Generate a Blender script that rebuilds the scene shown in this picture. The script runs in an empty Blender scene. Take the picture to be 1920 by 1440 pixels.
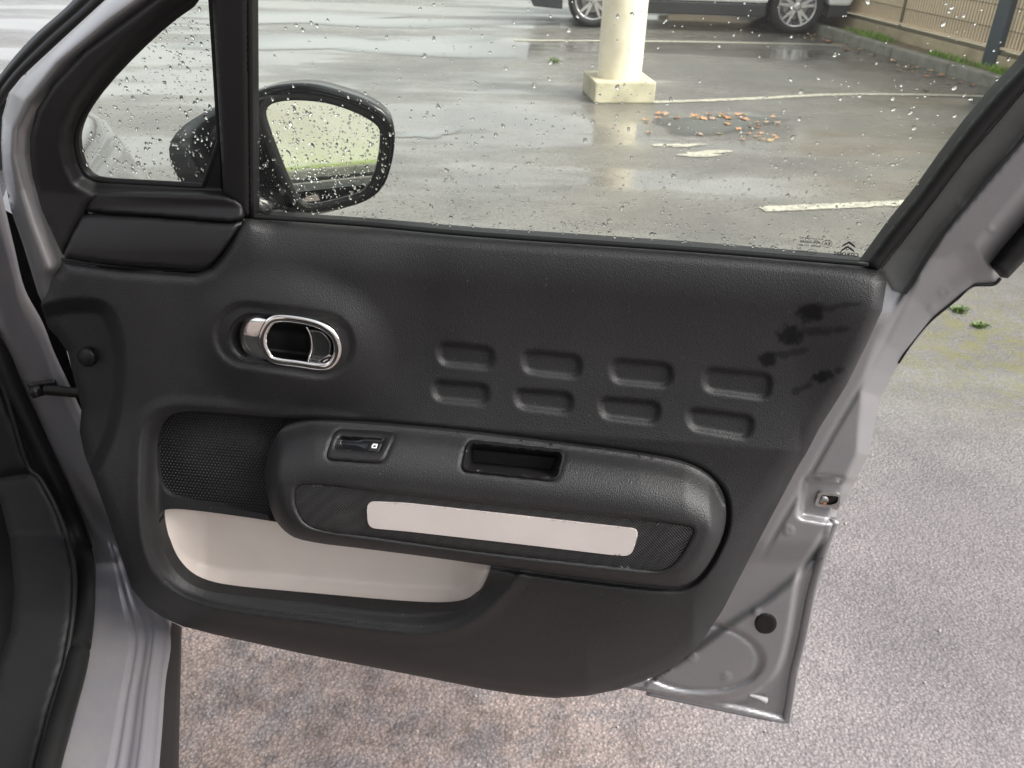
import bpy, bmesh, math, random
import numpy as np
from mathutils import Vector, Matrix
from mathutils import noise as nz3
from mathutils.geometry import delaunay_2d_cdt

SC = bpy.context.scene
COL = SC.collection
rad = math.radians
random.seed(7); np.random.seed(7)

# ---------------------------------------------------------------- camera
F = 1600.0                       # focal length in photograph pixels (1920 wide)
PITCH, ROLL, CAM_H = rad(30.0), rad(1.7), 1.45
CAM = np.array([0.0, 0.0, CAM_H])
_f = np.array([0, math.cos(PITCH), -math.sin(PITCH)])
_r0 = np.array([1.0, 0, 0]); _u0 = np.array([0, math.sin(PITCH), math.cos(PITCH)])
_u = _u0*math.cos(ROLL) - _r0*math.sin(ROLL)
_r = _r0*math.cos(ROLL) + _u0*math.sin(ROLL)
cam_data = bpy.data.cameras.new('camera'); cam = bpy.data.objects.new('camera', cam_data); COL.objects.link(cam)
cam_data.sensor_width = 36.0; cam_data.lens = F*36.0/1920.0
SC.render.engine = 'CYCLES'; SC.cycles.use_denoising = True
cam_data.clip_start = 0.02; cam_data.clip_end = 500
cam.matrix_world = Matrix(((_r[0], _u[0], -_f[0], 0), (_r[1], _u[1], -_f[1], 0), (_r[2], _u[2], -_f[2], CAM_H), (0, 0, 0, 1)))
cam_data.dof.use_dof = True; cam_data.dof.focus_distance = 1.05; cam_data.dof.aperture_fstop = 13.0
SC.camera = cam

# ---------------------------------------------------------------- sky, sun, exposure
SUN_EL, SUN_AZ = rad(46), rad(108)            # azimuth clockwise from +Y (the view direction): light from the right
w_ = bpy.data.worlds.new('World'); SC.world = w_; w_.use_nodes = True
nt = w_.node_tree; nt.nodes.clear()
sky = nt.nodes.new('ShaderNodeTexSky'); sky.sky_type = 'NISHITA'; sky.sun_disc = False
sky.sun_elevation = SUN_EL; sky.sun_rotation = SUN_AZ; sky.dust_density = 4.0; sky.air_density = 1.0
hs = nt.nodes.new('ShaderNodeHueSaturation'); hs.inputs['Saturation'].default_value = 0.22
bg = nt.nodes.new('ShaderNodeBackground'); bg.inputs['Strength'].default_value = 0.125
wo = nt.nodes.new('ShaderNodeOutputWorld')
nt.links.new(sky.outputs[0], hs.inputs['Color']); nt.links.new(hs.outputs[0], bg.inputs[0]); nt.links.new(bg.outputs[0], wo.inputs[0])
sd_ = bpy.data.lights.new('sun', 'SUN'); sd_.energy = 1.5; sd_.angle = rad(32); sd_.color = (1.0, 0.96, 0.9)
sun = bpy.data.objects.new('sun', sd_); COL.objects.link(sun)
sv = Vector((math.sin(SUN_AZ)*math.cos(SUN_EL), math.cos(SUN_AZ)*math.cos(SUN_EL), math.sin(SUN_EL)))
sun.rotation_euler = sv.to_track_quat('Z', 'Y').to_euler(); sun.location = (3, -1, 6)
vs = SC.view_settings
vs.view_transform = 'Standard'; vs.look = 'None'; vs.exposure = 1.62; vs.gamma = 1.0; vs.use_curve_mapping = False

# ---------------------------------------------------------------- survey helpers
def rays(px, py):
    px = np.asarray(px, float); py = np.asarray(py, float)
    return _f + ((px-960)/F)[..., None]*_r - ((py-720)/F)[..., None]*_u
def at_plane(px, py, p0, nrm):
    d = rays(px, py); nrm = np.asarray(nrm, float)
    s = np.dot(np.asarray(p0, float)-CAM, nrm)/(d @ nrm)
    return CAM + d*s[..., None]
def ground(px, py, z=0.0): return at_plane(px, py, (0, 0, z), (0, 0, 1))
def at_y(px, py, Y):
    d = rays(px, py); s = np.asarray(Y, float)/d[..., 1]
    return CAM + d*s[..., None]

DYAW, LEAN = rad(8.0), rad(13.0)               # the open door's plane; the glass leans in above the belt
O = np.array([0, 0.91, 0.0])
EU = np.array([math.cos(DYAW), -math.sin(DYAW), 0]); EN = np.array([-math.sin(DYAW), -math.cos(DYAW), 0]); EZ = np.array([0, 0, 1.0])
ZB = at_plane(1045, 447, O, EN)[2]
GN = EN - math.tan(LEAN)*EZ
def door_pt(px, py, w=0.0):
    px = np.asarray(px, float); py = np.asarray(py, float); w = np.broadcast_to(np.asarray(w, float), px.shape)
    d = rays(px, py)
    s = (w - np.dot(CAM-O, EN))/(d @ EN)
    p = CAM + d*s[..., None]
    s2 = (w - np.dot(CAM-O, EN) + (CAM_H-ZB)*math.tan(LEAN))/(d @ GN)
    q = CAM + d*s2[..., None]
    m = (p[..., 2] > ZB)[..., None]
    return np.where(m, q, p)

def ss(a, b, x):
    t = np.clip((np.asarray(x, float)-a)/(b-a), 0, 1); return t*t*(3-2*t)
def sdf(poly, P, far=130.0, cell=96.0):
    """signed distance in pixels (clipped at far), positive inside; worked tile by tile"""
    A = np.asarray(poly, float); B = np.roll(A, -1, 0); P = np.asarray(P, float)
    out = np.full(len(P), -far)
    lo = np.minimum(A, B); hi = np.maximum(A, B)
    key = np.floor(P/cell).astype(int); key = key[:, 0]*100003+key[:, 1]
    order = np.argsort(key, kind='stable'); cut = np.flatnonzero(np.diff(key[order]))+1
    for g_ in np.split(order, cut):
        Q = P[g_]; mn, mx = Q.min(0), Q.max(0)
        c = (hi[:, 1] >= mn[1]) & (lo[:, 1] <= mx[1]) & (hi[:, 0] >= mn[0])
        if c.any():
            a, b = A[c], B[c]; q = Q[:, None, :]
            cr = (a[:, 1] > q[..., 1]) != (b[:, 1] > q[..., 1])
            dy = b[:, 1]-a[:, 1]; dy = np.where(np.abs(dy) < 1e-9, 1e-9, dy)
            xi = a[:, 0]+(q[..., 1]-a[:, 1])*(b[:, 0]-a[:, 0])/dy
            ins = (np.sum(cr & (q[..., 0] < xi), 1) % 2) == 1
        else: ins = np.zeros(len(Q), bool)
        k = ((hi >= mn-far) & (lo <= mx+far)).all(1)
        d = np.full(len(Q), far)
        if k.any():
            a, b = A[k], B[k]; q = Q[:, None, :]; ab = b-a
            t = np.clip(((q-a)*ab).sum(-1)/np.maximum((ab*ab).sum(-1), 1e-9), 0, 1)
            d = np.minimum(np.sqrt((((a+t[..., None]*ab)-q)**2).sum(-1)).min(1), far)
        out[g_] = np.where(ins, d, -d)
    return out
def pdist(line, P):
    """distance to an open polyline and the side sign"""
    A = np.asarray(line, float)[:-1]; B = np.asarray(line, float)[1:]; P = np.asarray(P, float)
    Q = P[:, None, :]; ab = B-A
    t = np.clip(((Q-A)*ab).sum(-1)/(ab*ab).sum(-1), 0, 1)
    v = Q-(A+t[..., None]*ab); d = np.sqrt((v**2).sum(-1)); k = d.argmin(1)
    cr = ab[k, 0]*(P[:, 1]-A[k, 1]) - ab[k, 1]*(P[:, 0]-A[k, 0])
    return d.min(1)*np.sign(cr)
def smooth(poly, it=2, closed=True):
    p = np.asarray(poly, float)
    for _ in range(it):
        if closed:
            q = np.roll(p, -1, 0); n = np.empty((2*len(p), 2)); n[0::2] = .75*p+.25*q; n[1::2] = .25*p+.75*q
        else:
            a, b = p[:-1], p[1:]; n = np.empty((2*len(a), p.shape[1])); n[0::2] = .75*a+.25*b; n[1::2] = .25*a+.75*b
            n = np.vstack([p[:1], n, p[-1:]])
        p = n
    return p
def spline(pts, n=12, closed=False):
    P = np.asarray(pts, float); m = len(P); out = []
    for i in range(m if closed else m-1):
        g = (lambda k: P[k % m]) if closed else (lambda k: P[min(max(k, 0), m-1)])
        p0, p1, p2, p3 = g(i-1), g(i), g(i+1), g(i+2)
        for t in np.linspace(0, 1, n, endpoint=False):
            out.append(.5*((2*p1)+(-p0+p2)*t+(2*p0-5*p1+4*p2-p3)*t*t+(-p0+3*p1-3*p2+p3)*t**3))
    if not closed: out.append(P[-1])
    return np.array(out)
def resample(poly, step):
    p = np.asarray(poly, float); q = np.vstack([p, p[:1]])
    out = []
    for a, b in zip(q[:-1], q[1:]):
        k = max(1, int(round(np.linalg.norm(b-a)/step)))
        for t in range(k): out.append(a+(b-a)*t/k)
    out = np.array(out); keep = [0]
    for i in range(1, len(out)):
        if np.linalg.norm(out[i]-out[keep[-1]]) > step*.35: keep.append(i)
    return out[keep]
def rquad(c, r, n=5):
    """quad with rounded corners (pixel space)"""
    c = np.asarray(c, float); out = []
    m = len(c)
    for i in range(m):
        p, a, b = c[i], c[i-1], c[(i+1) % m]
        da = (a-p)/np.linalg.norm(a-p); db = (b-p)/np.linalg.norm(b-p)
        rr = min(r, .48*np.linalg.norm(a-p), .48*np.linalg.norm(b-p))
        s, e = p+da*rr, p+db*rr
        for t in np.linspace(0, 1, n): out.append((1-t)**2*s+2*t*(1-t)*p+t*t*e)
    return np.array(out)

def inset_poly(p, k):
    p = np.asarray(p, float); t = np.roll(p, -1, 0)-np.roll(p, 1, 0); t /= np.linalg.norm(t, axis=1)[:, None]
    nrm = np.stack([-t[:, 1], t[:, 0]], 1); a = .5*np.sum(p[:, 0]*np.roll(p[:, 1], -1)-np.roll(p[:, 0], -1)*p[:, 1])
    return p+nrm*k*(1 if a > 0 else -1)

# ---------------------------------------------------------------- object helpers
def mesh(name, verts, faces, mat=None, parent=None, smooth_=True):
    me = bpy.data.meshes.new(name); me.from_pydata([tuple(map(float, v)) for v in verts], [], [tuple(int(i) for i in f) for f in faces]); me.update()
    if smooth_: me.polygons.foreach_set('use_smooth', [True]*len(me.polygons))
    o = bpy.data.objects.new(name, me); COL.objects.link(o)
    if mat: me.materials.append(mat)
    if parent: put(o, parent)
    return o
def put(o, parent):
    o.parent = parent
    o.matrix_parent_inverse = Matrix.Translation(-Vector(parent.location)) if parent.type == 'EMPTY' and parent.parent is None else Matrix()
def thing(name, label, cat, loc=(0, 0, 0), group=None):
    o = bpy.data.objects.new(name, None); COL.objects.link(o); o.location = loc; o.empty_display_size = .1
    return tag(o, label, cat, group)
def tag(o, label=None, cat=None, group=None, kind=None):
    if label: o['label'] = label
    if cat: o['category'] = cat
    if group: o['group'] = group
    if kind: o['kind'] = kind
    return o
def fix_normals(o, toward=None):
    bm = bmesh.new(); bm.from_mesh(o.data); bmesh.ops.recalc_face_normals(bm, faces=bm.faces); bm.to_mesh(o.data); bm.free()
def sharp(o, deg=35):
    bm = bmesh.new(); bm.from_mesh(o.data)
    for e in bm.edges:
        if len(e.link_faces) == 2 and e.calc_face_angle(0) > rad(deg): e.smooth = False
    bm.to_mesh(o.data); bm.free()

def relief(name, outline, wfun, mat, parent, holes=(), step=6.0, skirt=0.0, hole_skirt=0.0, mapper=door_pt, attr=None):
    """a modelled sheet: outline (and holes) surveyed on the door, depth from wfun(P, d)"""
    outline = resample(outline, step); hs_ = [resample(h, step) for h in holes]
    loops = [outline]+hs_
    mn, mx = outline.min(0), outline.max(0)
    gx = np.arange(mn[0], mx[0], step); gy = np.arange(mn[1], mx[1], step*.866)
    X, Y = np.meshgrid(gx, gy); X = X+((np.arange(len(gy)) % 2)*step*.5)[:, None]
    P = np.stack([X.ravel(), Y.ravel()], 1)
    P = P[sdf(outline, P) > step*.45]
    for h in hs_: P = P[sdf(h, P) < -step*.45]
    pts = np.vstack(loops+[P]); edges = []; k = 0
    for L in loops:
        n = len(L); edges += [(k+i, k+(i+1) % n) for i in range(n)]; k += n
    v2, e2, f2, ov, oe, of = delaunay_2d_cdt([Vector(p) for p in pts.tolist()], edges, [], 0, 1e-4)
    V = np.array([[v.x, v.y] for v in v2]); T = np.array([f for f in f2 if len(f) == 3])
    c = V[T].mean(1); keep = sdf(outline, c) > 0
    for h in hs_: keep &= sdf(h, c) < 0
    T = T[keep]
    d = sdf(outline, V)
    w = wfun(V, np.maximum(d, 0))
    Q = mapper(V[:, 0], V[:, 1], w)
    # boundary edges
    from collections import Counter
    cnt = Counter()
    for t in T:
        for a, b in ((t[0], t[1]), (t[1], t[2]), (t[2], t[0])): cnt[(min(a, b), max(a, b))] += 1
    used = sorted(set(T.ravel().tolist())); 
    verts = Q.tolist(); faces = [tuple(t) for t in T]
    # orient toward the camera side
    t0 = T[len(T)//2]; nn = np.cross(Q[t0[1]]-Q[t0[0]], Q[t0[2]]-Q[t0[0]])
    if np.dot(nn, CAM-Q[t0[0]]) < 0: faces = [(a, c_, b) for a, b, c_ in faces]
    if skirt or hole_skirt:
        new = {}
        for (a, b), n in cnt.items():
            if n != 1: continue
            is_hole = abs(d[a]) > step*.2 and abs(d[b]) > step*.2
            s = hole_skirt if is_hole else skirt
            if not s: continue
            for i in (a, b):
                if i not in new: new[i] = len(verts); verts.append((Q[i]-EN*s).tolist())
            faces.append((a, b, new[b], new[a]))
    o = mesh(name, verts, faces, mat, parent)
    bm = bmesh.new(); bm.from_mesh(o.data)
    bmesh.ops.delete(bm, geom=[v for v in bm.verts if not v.link_faces], context='VERTS')
    for e in bm.edges:
        if len(e.link_faces) == 2 and (len(e.link_faces[0].verts) != len(e.link_faces[1].verts)): e.smooth = False
    bm.to_mesh(o.data); bm.free()
    if attr:
        A = o.data.attributes.new(attr[0], 'FLOAT', 'POINT')
        co = np.array([v.co[:] for v in o.data.vertices])
        vals = attr[1](project(co)); A.data.foreach_set('value', vals)
    return o
def project(co):
    d = np.asarray(co)-CAM
    z = d @ _f
    return np.stack([960+F*(d @ _r)/z, 720-F*(d @ _u)/z], 1)

def tube(name, path, r, mat, parent, closed=False, n=8, flat=1.0, axis=None):
    path = np.asarray(path, float); m = len(path); V = []; Fc = []
    rr = np.broadcast_to(np.asarray(r, float), (m,))
    for i in range(m):
        a = path[(i-1) % m] if (closed or i > 0) else path[i]; b = path[(i+1) % m] if (closed or i < m-1) else path[i]
        t = (b-a)/np.linalg.norm(b-a)
        ref = np.asarray(axis if axis is not None else (EN if abs(t @ EN) < .9 else EZ), float)
        s = np.cross(t, ref); s /= np.linalg.norm(s); q = np.cross(s, t)
        for k in range(n):
            th = 2*math.pi*k/n; V.append(path[i]+rr[i]*(math.cos(th)*s+math.sin(th)*q*flat))
    for i in range(m if closed else m-1):
        j = (i+1) % m
        for k in range(n): Fc.append((i*n+k, i*n+(k+1) % n, j*n+(k+1) % n, j*n+k))
    if not closed: Fc += [tuple(range(n))[::-1], tuple((m-1)*n+k for k in range(n))]
    o = mesh(name, V, Fc, mat, parent); fix_normals(o); return o
def loft(name, rows, mat, parent, close=False, double=0.0):
    """rows: list of equally long lists of 3-D points"""
    R = np.array(rows, float); a, b = R.shape[:2]
    V = R.reshape(-1, 3); Fc = []
    for i in range(a-1):
        for j in range(b if close else b-1):
            k = (j+1) % b; Fc.append((i*b+j, i*b+k, (i+1)*b+k, (i+1)*b+j))
    o = mesh(name, V, Fc, mat, parent); fix_normals(o)
    if double:
        md = o.modifiers.new('thickness', 'SOLIDIFY'); md.thickness = double; md.offset = 0
    return o
def box(name, lo, hi, mat, parent=None, bevel=0.0, M=None):
    bm = bmesh.new(); bmesh.ops.create_cube(bm, size=1)
    for v in bm.verts: v.co = Vector([(lo[i]+hi[i])/2+v.co[i]*(hi[i]-lo[i]) for i in range(3)])
    if bevel: bmesh.ops.bevel(bm, geom=bm.edges[:], offset=bevel, segments=2, affect='EDGES', profile=.6)
    if M is not None: bmesh.ops.transform(bm, matrix=M, verts=bm.verts)
    me = bpy.data.meshes.new(name); bm.to_mesh(me); bm.free()
    o = bpy.data.objects.new(name, me); COL.objects.link(o)
    if mat: me.materials.append(mat)
    if parent: put(o, parent)
    return o

# ---------------------------------------------------------------- materials
def nodes(name):
    m = bpy.data.materials.new(name); m.use_nodes = True; t = m.node_tree; b = t.nodes['Principled BSDF']
    return m, t, b
def N(t, typ, **kw):
    n = t.nodes.new(typ)
    for k, v in kw.items():
        if hasattr(n, k) and k not in ('Scale',): setattr(n, k, v)
        else: n.inputs[k].default_value = v
    return n
def rgb(c): return (c[0], c[1], c[2], 1)
def ramp(t, src, stops):
    r = t.nodes.new('ShaderNodeValToRGB'); el = r.color_ramp.elements
    while len(el) < len(stops): el.new(.5)
    for e, (p, c) in zip(el, stops): e.position = p; e.color = rgb(c) if not np.isscalar(c) else (c, c, c, 1)
    t.links.new(src, r.inputs[0]); return r
def simple(name, c, rough=.5, metal=0.0, vary=.12, vscale=6.0, bump=0.0, bscale=300.0, coat=0.0, spec=.5, rvary=.08, dirt=None):
    m, t, b = nodes(name)
    tc = N(t, 'ShaderNodeTexCoord')
    nz = N(t, 'ShaderNodeTexNoise', Scale=vscale, Detail=5.0, Roughness=.6); t.links.new(tc.outputs['Object'], nz.inputs['Vector'])
    c = np.array(c)
    r = ramp(t, nz.outputs['Fac'], [(.3, tuple(c*(1-vary))), (.7, tuple(np.minimum(c*(1+vary), 1)))])
    t.links.new(r.outputs[0], b.inputs['Base Color'])
    rr = N(t, 'ShaderNodeMapRange'); rr.inputs['To Min'].default_value = max(rough-rvary, .02); rr.inputs['To Max'].default_value = rough+rvary
    t.links.new(nz.outputs['Fac'], rr.inputs['Value']); t.links.new(rr.outputs[0], b.inputs['Roughness'])
    b.inputs['Metallic'].default_value = metal; b.inputs['Coat Weight'].default_value = coat; b.inputs['Specular IOR Level'].default_value = spec
    if bump:
        v = N(t, 'ShaderNodeTexNoise', Scale=bscale, Detail=2.0); t.links.new(tc.outputs['Object'], v.inputs['Vector'])
        bp = N(t, 'ShaderNodeBump', Strength=bump, Distance=.002); t.links.new(v.outputs['Fac'], bp.inputs['Height']); t.links.new(bp.outputs[0], b.inputs['Normal'])
    return m

def plastic_material():
    """black grained door trim, dusty in places, with damp finger smears"""
    m, t, b = nodes('black_grained_plastic')
    tc = N(t, 'ShaderNodeTexCoord')
    g = N(t, 'ShaderNodeTexVoronoi', Scale=760.0); g.feature = 'SMOOTH_F1'; t.links.new(tc.outputs['Object'], g.inputs['Vector'])
    n2 = N(t, 'ShaderNodeTexNoise', Scale=650.0, Detail=3.0); t.links.new(tc.outputs['Object'], n2.inputs['Vector'])
    add = N(t, 'ShaderNodeMath', operation='ADD'); t.links.new(g.outputs['Distance'], add.inputs[0]); t.links.new(n2.outputs['Fac'], add.inputs[1])
    at = N(t, 'ShaderNodeAttribute', attribute_name='smear')
    st = N(t, 'ShaderNodeMapRange'); st.inputs['To Min'].default_value = .36; st.inputs['To Max'].default_value = .1
    t.links.new(at.outputs['Fac'], st.inputs['Value'])
    bp = N(t, 'ShaderNodeBump', Distance=.0016); t.links.new(add.outputs[0], bp.inputs['Height']); t.links.new(st.outputs[0], bp.inputs['Strength']); t.links.new(bp.outputs[0], b.inputs['Normal'])
    d = N(t, 'ShaderNodeTexNoise', Scale=5.0, Detail=6.0, Roughness=.65); t.links.new(tc.outputs['Object'], d.inputs['Vector'])
    r = ramp(t, d.outputs['Fac'], [(.3, (.0065, .0065, .007)), (.72, (.0135, .0132, .0136))])
    mx = N(t, 'ShaderNodeMix', data_type='RGBA'); mx.inputs[7].default_value = (.003, .003, .0035, 1)
    du = N(t, 'ShaderNodeTexNoise', Scale=260.0, Detail=1.0); t.links.new(tc.outputs['Object'], du.inputs['Vector'])
    dr_ = ramp(t, du.outputs['Fac'], [(.755, 0.0), (.78, .3)]); dx_ = N(t, 'ShaderNodeMix', data_type='RGBA'); dx_.inputs[7].default_value = (.16, .155, .15, 1)
    t.links.new(dr_.outputs[0], dx_.inputs[0]); t.links.new(r.outputs[0], dx_.inputs[6])
    t.links.new(at.outputs['Fac'], mx.inputs[0]); t.links.new(dx_.outputs[2], mx.inputs[6]); t.links.new(mx.outputs[2], b.inputs['Base Color'])
    rr = N(t, 'ShaderNodeMapRange'); rr.inputs['To Min'].default_value = .42; rr.inputs['To Max'].default_value = .6
    t.links.new(d.outputs['Fac'], rr.inputs['Value']); t.links.new(rr.outputs[0], b.inputs['Roughness'])
    sp = N(t, 'ShaderNodeMapRange'); sp.inputs['To Min'].default_value = .46; sp.inputs['To Max'].default_value = .17
    t.links.new(at.outputs['Fac'], sp.inputs['Value']); t.links.new(sp.outputs[0], b.inputs['Specular IOR Level'])
    return m
def paint_material(name, c, dusty=.0):
    m, t, b = nodes(name)
    tc = N(t, 'ShaderNodeTexCoord')
    fl = N(t, 'ShaderNodeTexNoise', Scale=1400.0, Detail=1.0); t.links.new(tc.outputs['Object'], fl.inputs['Vector'])
    dn = N(t, 'ShaderNodeTexNoise', Scale=9.0, Detail=8.0, Roughness=.7); t.links.new(tc.outputs['Object'], dn.inputs['Vector'])
    c = np.array(c)
    r = ramp(t, fl.outputs['Fac'], [(.35, tuple(c*.9)), (.65, tuple(c*1.1))])
    mx = N(t, 'ShaderNodeMix', data_type='RGBA'); mx.inputs[7].default_value = (.30, .265, .235, 1)
    dr = ramp(t, dn.outputs['Fac'], [(.45, 0.0), (.75, dusty)])
    t.links.new(dr.outputs[0], mx.inputs[0]); t.links.new(r.outputs[0], mx.inputs[6]); t.links.new(mx.outputs[2], b.inputs['Base Color'])
    b.inputs['Metallic'].default_value = .45
    rr = N(t, 'ShaderNodeMapRange'); rr.inputs['To Min'].default_value = .28; rr.inputs['To Max'].default_value = .5
    t.links.new(dn.outputs['Fac'], rr.inputs['Value']); t.links.new(rr.outputs[0], b.inputs['Roughness'])
    b.inputs['Coat Weight'].default_value = .35; b.inputs['Coat Roughness'].default_value = .12
    bp = N(t, 'ShaderNodeBump', Strength=.05, Distance=.001); t.links.new(fl.outputs['Fac'], bp.inputs['Height']); t.links.new(bp.outputs[0], b.inputs['Normal'])
    return m
def pane_material():
    m = bpy.data.materials.new('window_glass'); m.use_nodes = True; t = m.node_tree; t.nodes.clear()
    out = N(t, 'ShaderNodeOutputMaterial'); tr = N(t, 'ShaderNodeBsdfTransparent'); tr.inputs[0].default_value = (.95, .97, .89, 1)
    gl = N(t, 'ShaderNodeBsdfGlossy'); gl.inputs['Roughness'].default_value = .02
    fr = N(t, 'ShaderNodeFresnel', IOR=1.45); mx = N(t, 'ShaderNodeMixShader')
    t.links.new(fr.outputs[0], mx.inputs[0]); film = N(t, 'ShaderNodeMixShader'); film.inputs[0].default_value = .02; tl = N(t, 'ShaderNodeBsdfTranslucent'); tl.inputs[0].default_value = (.85, .88, .86, 1); t.links.new(tr.outputs[0], film.inputs[1]); t.links.new(tl.outputs[0], film.inputs[2]); t.links.new(film.outputs[0], mx.inputs[1]); t.links.new(gl.outputs[0], mx.inputs[2]); t.links.new(mx.outputs[0], out.inputs[0])
    return m
def water_material():
    m, t, b = nodes('water_drop')
    b.inputs['Base Color'].default_value = (1, 1, 1, 1); b.inputs['Roughness'].default_value = 0.0
    b.inputs['Transmission Weight'].default_value = 1.0; b.inputs['IOR'].default_value = 1.33
    return m
def dimple_material(name, c, scale, rough=.5, strength=.6, rot=0.0):
    m, t, b = nodes(name)
    tc = N(t, 'ShaderNodeTexCoord'); mp = N(t, 'ShaderNodeMapping'); mp.inputs['Rotation'].default_value = (0, rot, 0)
    t.links.new(tc.outputs['Object'], mp.inputs[0])
    v = N(t, 'ShaderNodeTexVoronoi', Scale=scale); v.inputs['Randomness'].default_value = 0.0; t.links.new(mp.outputs[0], v.inputs['Vector'])
    bp = N(t, 'ShaderNodeBump', Strength=strength, Distance=.002); t.links.new(v.outputs['Distance'], bp.inputs['Height']); t.links.new(bp.outputs[0], b.inputs['Normal'])
    b.inputs['Base Color'].default_value = rgb(c); b.inputs['Roughness'].default_value = rough
    return m

def asphalt_material():
    m, t, b = nodes('damp_asphalt')
    tc = N(t, 'ShaderNodeTexCoord'); P = tc.outputs['Object']
    def noise(s, det=4.0, ro=.6):
        n = N(t, 'ShaderNodeTexNoise', Scale=s, Detail=det, Roughness=ro); t.links.new(P, n.inputs['Vector']); return n.outputs['Fac']
    def mix(fac, a, b_):
        n = N(t, 'ShaderNodeMix', data_type='RGBA'); t.links.new(fac, n.inputs[0])
        for i, x in ((6, a), (7, b_)):
            if isinstance(x, tuple): n.inputs[i].default_value = rgb(x)
            else: t.links.new(x, n.inputs[i])
        return n.outputs[2]
    vor = N(t, 'ShaderNodeTexVoronoi', Scale=135.0); t.links.new(P, vor.inputs['Vector'])
    stone = ramp(t, vor.outputs['Color'], [(.15, (.185, .171, .175)), (.6, (.235, .218, .223)), (.93, (.31, .288, .285))]).outputs[0]
    fine = noise(190, 4.0, .7)
    joint = ramp(t, vor.outputs['Distance'], [(.25, 0.0), (.75, 1.0)]).outputs[0]
    agg = ramp(t, noise(165, 7.0, .78), [(.33, (.055, .051, .053)), (.46, (.16, .149, .153)), (.56, (.23, .214, .219)), (.70, (.35, .326, .322))]).outputs[0]
    jm = N(t, 'ShaderNodeMath', operation='MULTIPLY'); t.links.new(joint, jm.inputs[0]); jm.inputs[1].default_value = .75
    c0 = mix(jm.outputs[0], stone, (.075, .07, .072))
    half = N(t, 'ShaderNodeMix', data_type='RGBA'); half.inputs[0].default_value = .5; t.links.new(c0, half.inputs[6]); t.links.new(agg, half.inputs[7]); c = half.outputs[2]
    fr = ramp(t, fine, [(.28, (.60, .60, .61)), (.5, (1.0, .99, .98)), (.75, (1.2, 1.18, 1.16))]).outputs[0]
    mm = N(t, 'ShaderNodeMix', data_type='RGBA', blend_type='MULTIPLY'); mm.inputs[0].default_value = 1.0
    t.links.new(c, mm.inputs[6]); t.links.new(fr, mm.inputs[7]); c = mm.outputs[2]
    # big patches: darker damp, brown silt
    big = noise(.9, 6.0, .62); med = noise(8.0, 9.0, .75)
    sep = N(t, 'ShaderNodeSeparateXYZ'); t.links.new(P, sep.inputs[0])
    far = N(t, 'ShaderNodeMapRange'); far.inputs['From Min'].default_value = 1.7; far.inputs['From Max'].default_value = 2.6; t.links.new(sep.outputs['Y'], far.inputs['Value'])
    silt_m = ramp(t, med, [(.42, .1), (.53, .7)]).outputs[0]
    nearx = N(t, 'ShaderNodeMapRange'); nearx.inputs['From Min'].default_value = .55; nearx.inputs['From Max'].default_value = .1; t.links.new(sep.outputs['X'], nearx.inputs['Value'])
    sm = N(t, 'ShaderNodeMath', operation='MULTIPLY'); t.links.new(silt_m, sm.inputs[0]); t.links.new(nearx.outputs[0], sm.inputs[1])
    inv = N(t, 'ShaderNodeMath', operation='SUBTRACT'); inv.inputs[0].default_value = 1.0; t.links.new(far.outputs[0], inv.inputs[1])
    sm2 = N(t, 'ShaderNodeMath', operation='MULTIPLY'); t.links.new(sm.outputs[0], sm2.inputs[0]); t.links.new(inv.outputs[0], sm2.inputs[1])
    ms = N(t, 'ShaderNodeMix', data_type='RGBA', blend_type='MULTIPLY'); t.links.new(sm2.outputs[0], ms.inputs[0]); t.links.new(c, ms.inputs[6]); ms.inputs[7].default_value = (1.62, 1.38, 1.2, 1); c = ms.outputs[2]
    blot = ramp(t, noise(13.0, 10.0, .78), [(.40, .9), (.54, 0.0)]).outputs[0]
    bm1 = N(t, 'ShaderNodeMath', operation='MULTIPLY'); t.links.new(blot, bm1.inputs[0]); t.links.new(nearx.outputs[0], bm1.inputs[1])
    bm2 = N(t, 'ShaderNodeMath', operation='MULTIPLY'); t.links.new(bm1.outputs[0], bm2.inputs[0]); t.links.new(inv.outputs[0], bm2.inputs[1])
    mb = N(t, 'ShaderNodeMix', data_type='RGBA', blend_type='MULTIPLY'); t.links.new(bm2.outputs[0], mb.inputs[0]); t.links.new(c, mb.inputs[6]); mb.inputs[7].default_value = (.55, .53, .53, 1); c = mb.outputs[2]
    dk = ramp(t, big, [(.38, (.62, .61, .62)), (.62, (1.1, 1.09, 1.08))]).outputs[0]
    m2 = N(t, 'ShaderNodeMix', data_type='RGBA', blend_type='MULTIPLY'); m2.inputs[0].default_value = .7
    t.links.new(c, m2.inputs[6]); t.links.new(dk, m2.inputs[7]); c = m2.outputs[2]
    mot = ramp(t, noise(2.6, 9.0, .7), [(.3, (.80, .79, .80)), (.5, (1.02, 1.01, 1.0)), (.72, (1.14, 1.13, 1.11))]).outputs[0]
    m3 = N(t, 'ShaderNodeMix', data_type='RGBA', blend_type='MULTIPLY'); m3.inputs[0].default_value = 1.0; t.links.new(c, m3.inputs[6]); t.links.new(mot, m3.inputs[7]); c = m3.outputs[2]
    tar = ramp(t, noise(60, 3.0, .5), [(.30, .7), (.40, 0.0)]).outputs[0]; c = mix(tar, c, (.09, .085, .085))
    gm = ground(1835, 640); dv = N(t, 'ShaderNodeVectorMath', operation='DISTANCE'); t.links.new(P, dv.inputs[0]); dv.inputs[1].default_value = tuple(gm)
    dm = N(t, 'ShaderNodeMapRange'); dm.inputs['From Min'].default_value = .75; dm.inputs['From Max'].default_value = .05; t.links.new(dv.outputs['Value'], dm.inputs['Value'])
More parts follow.
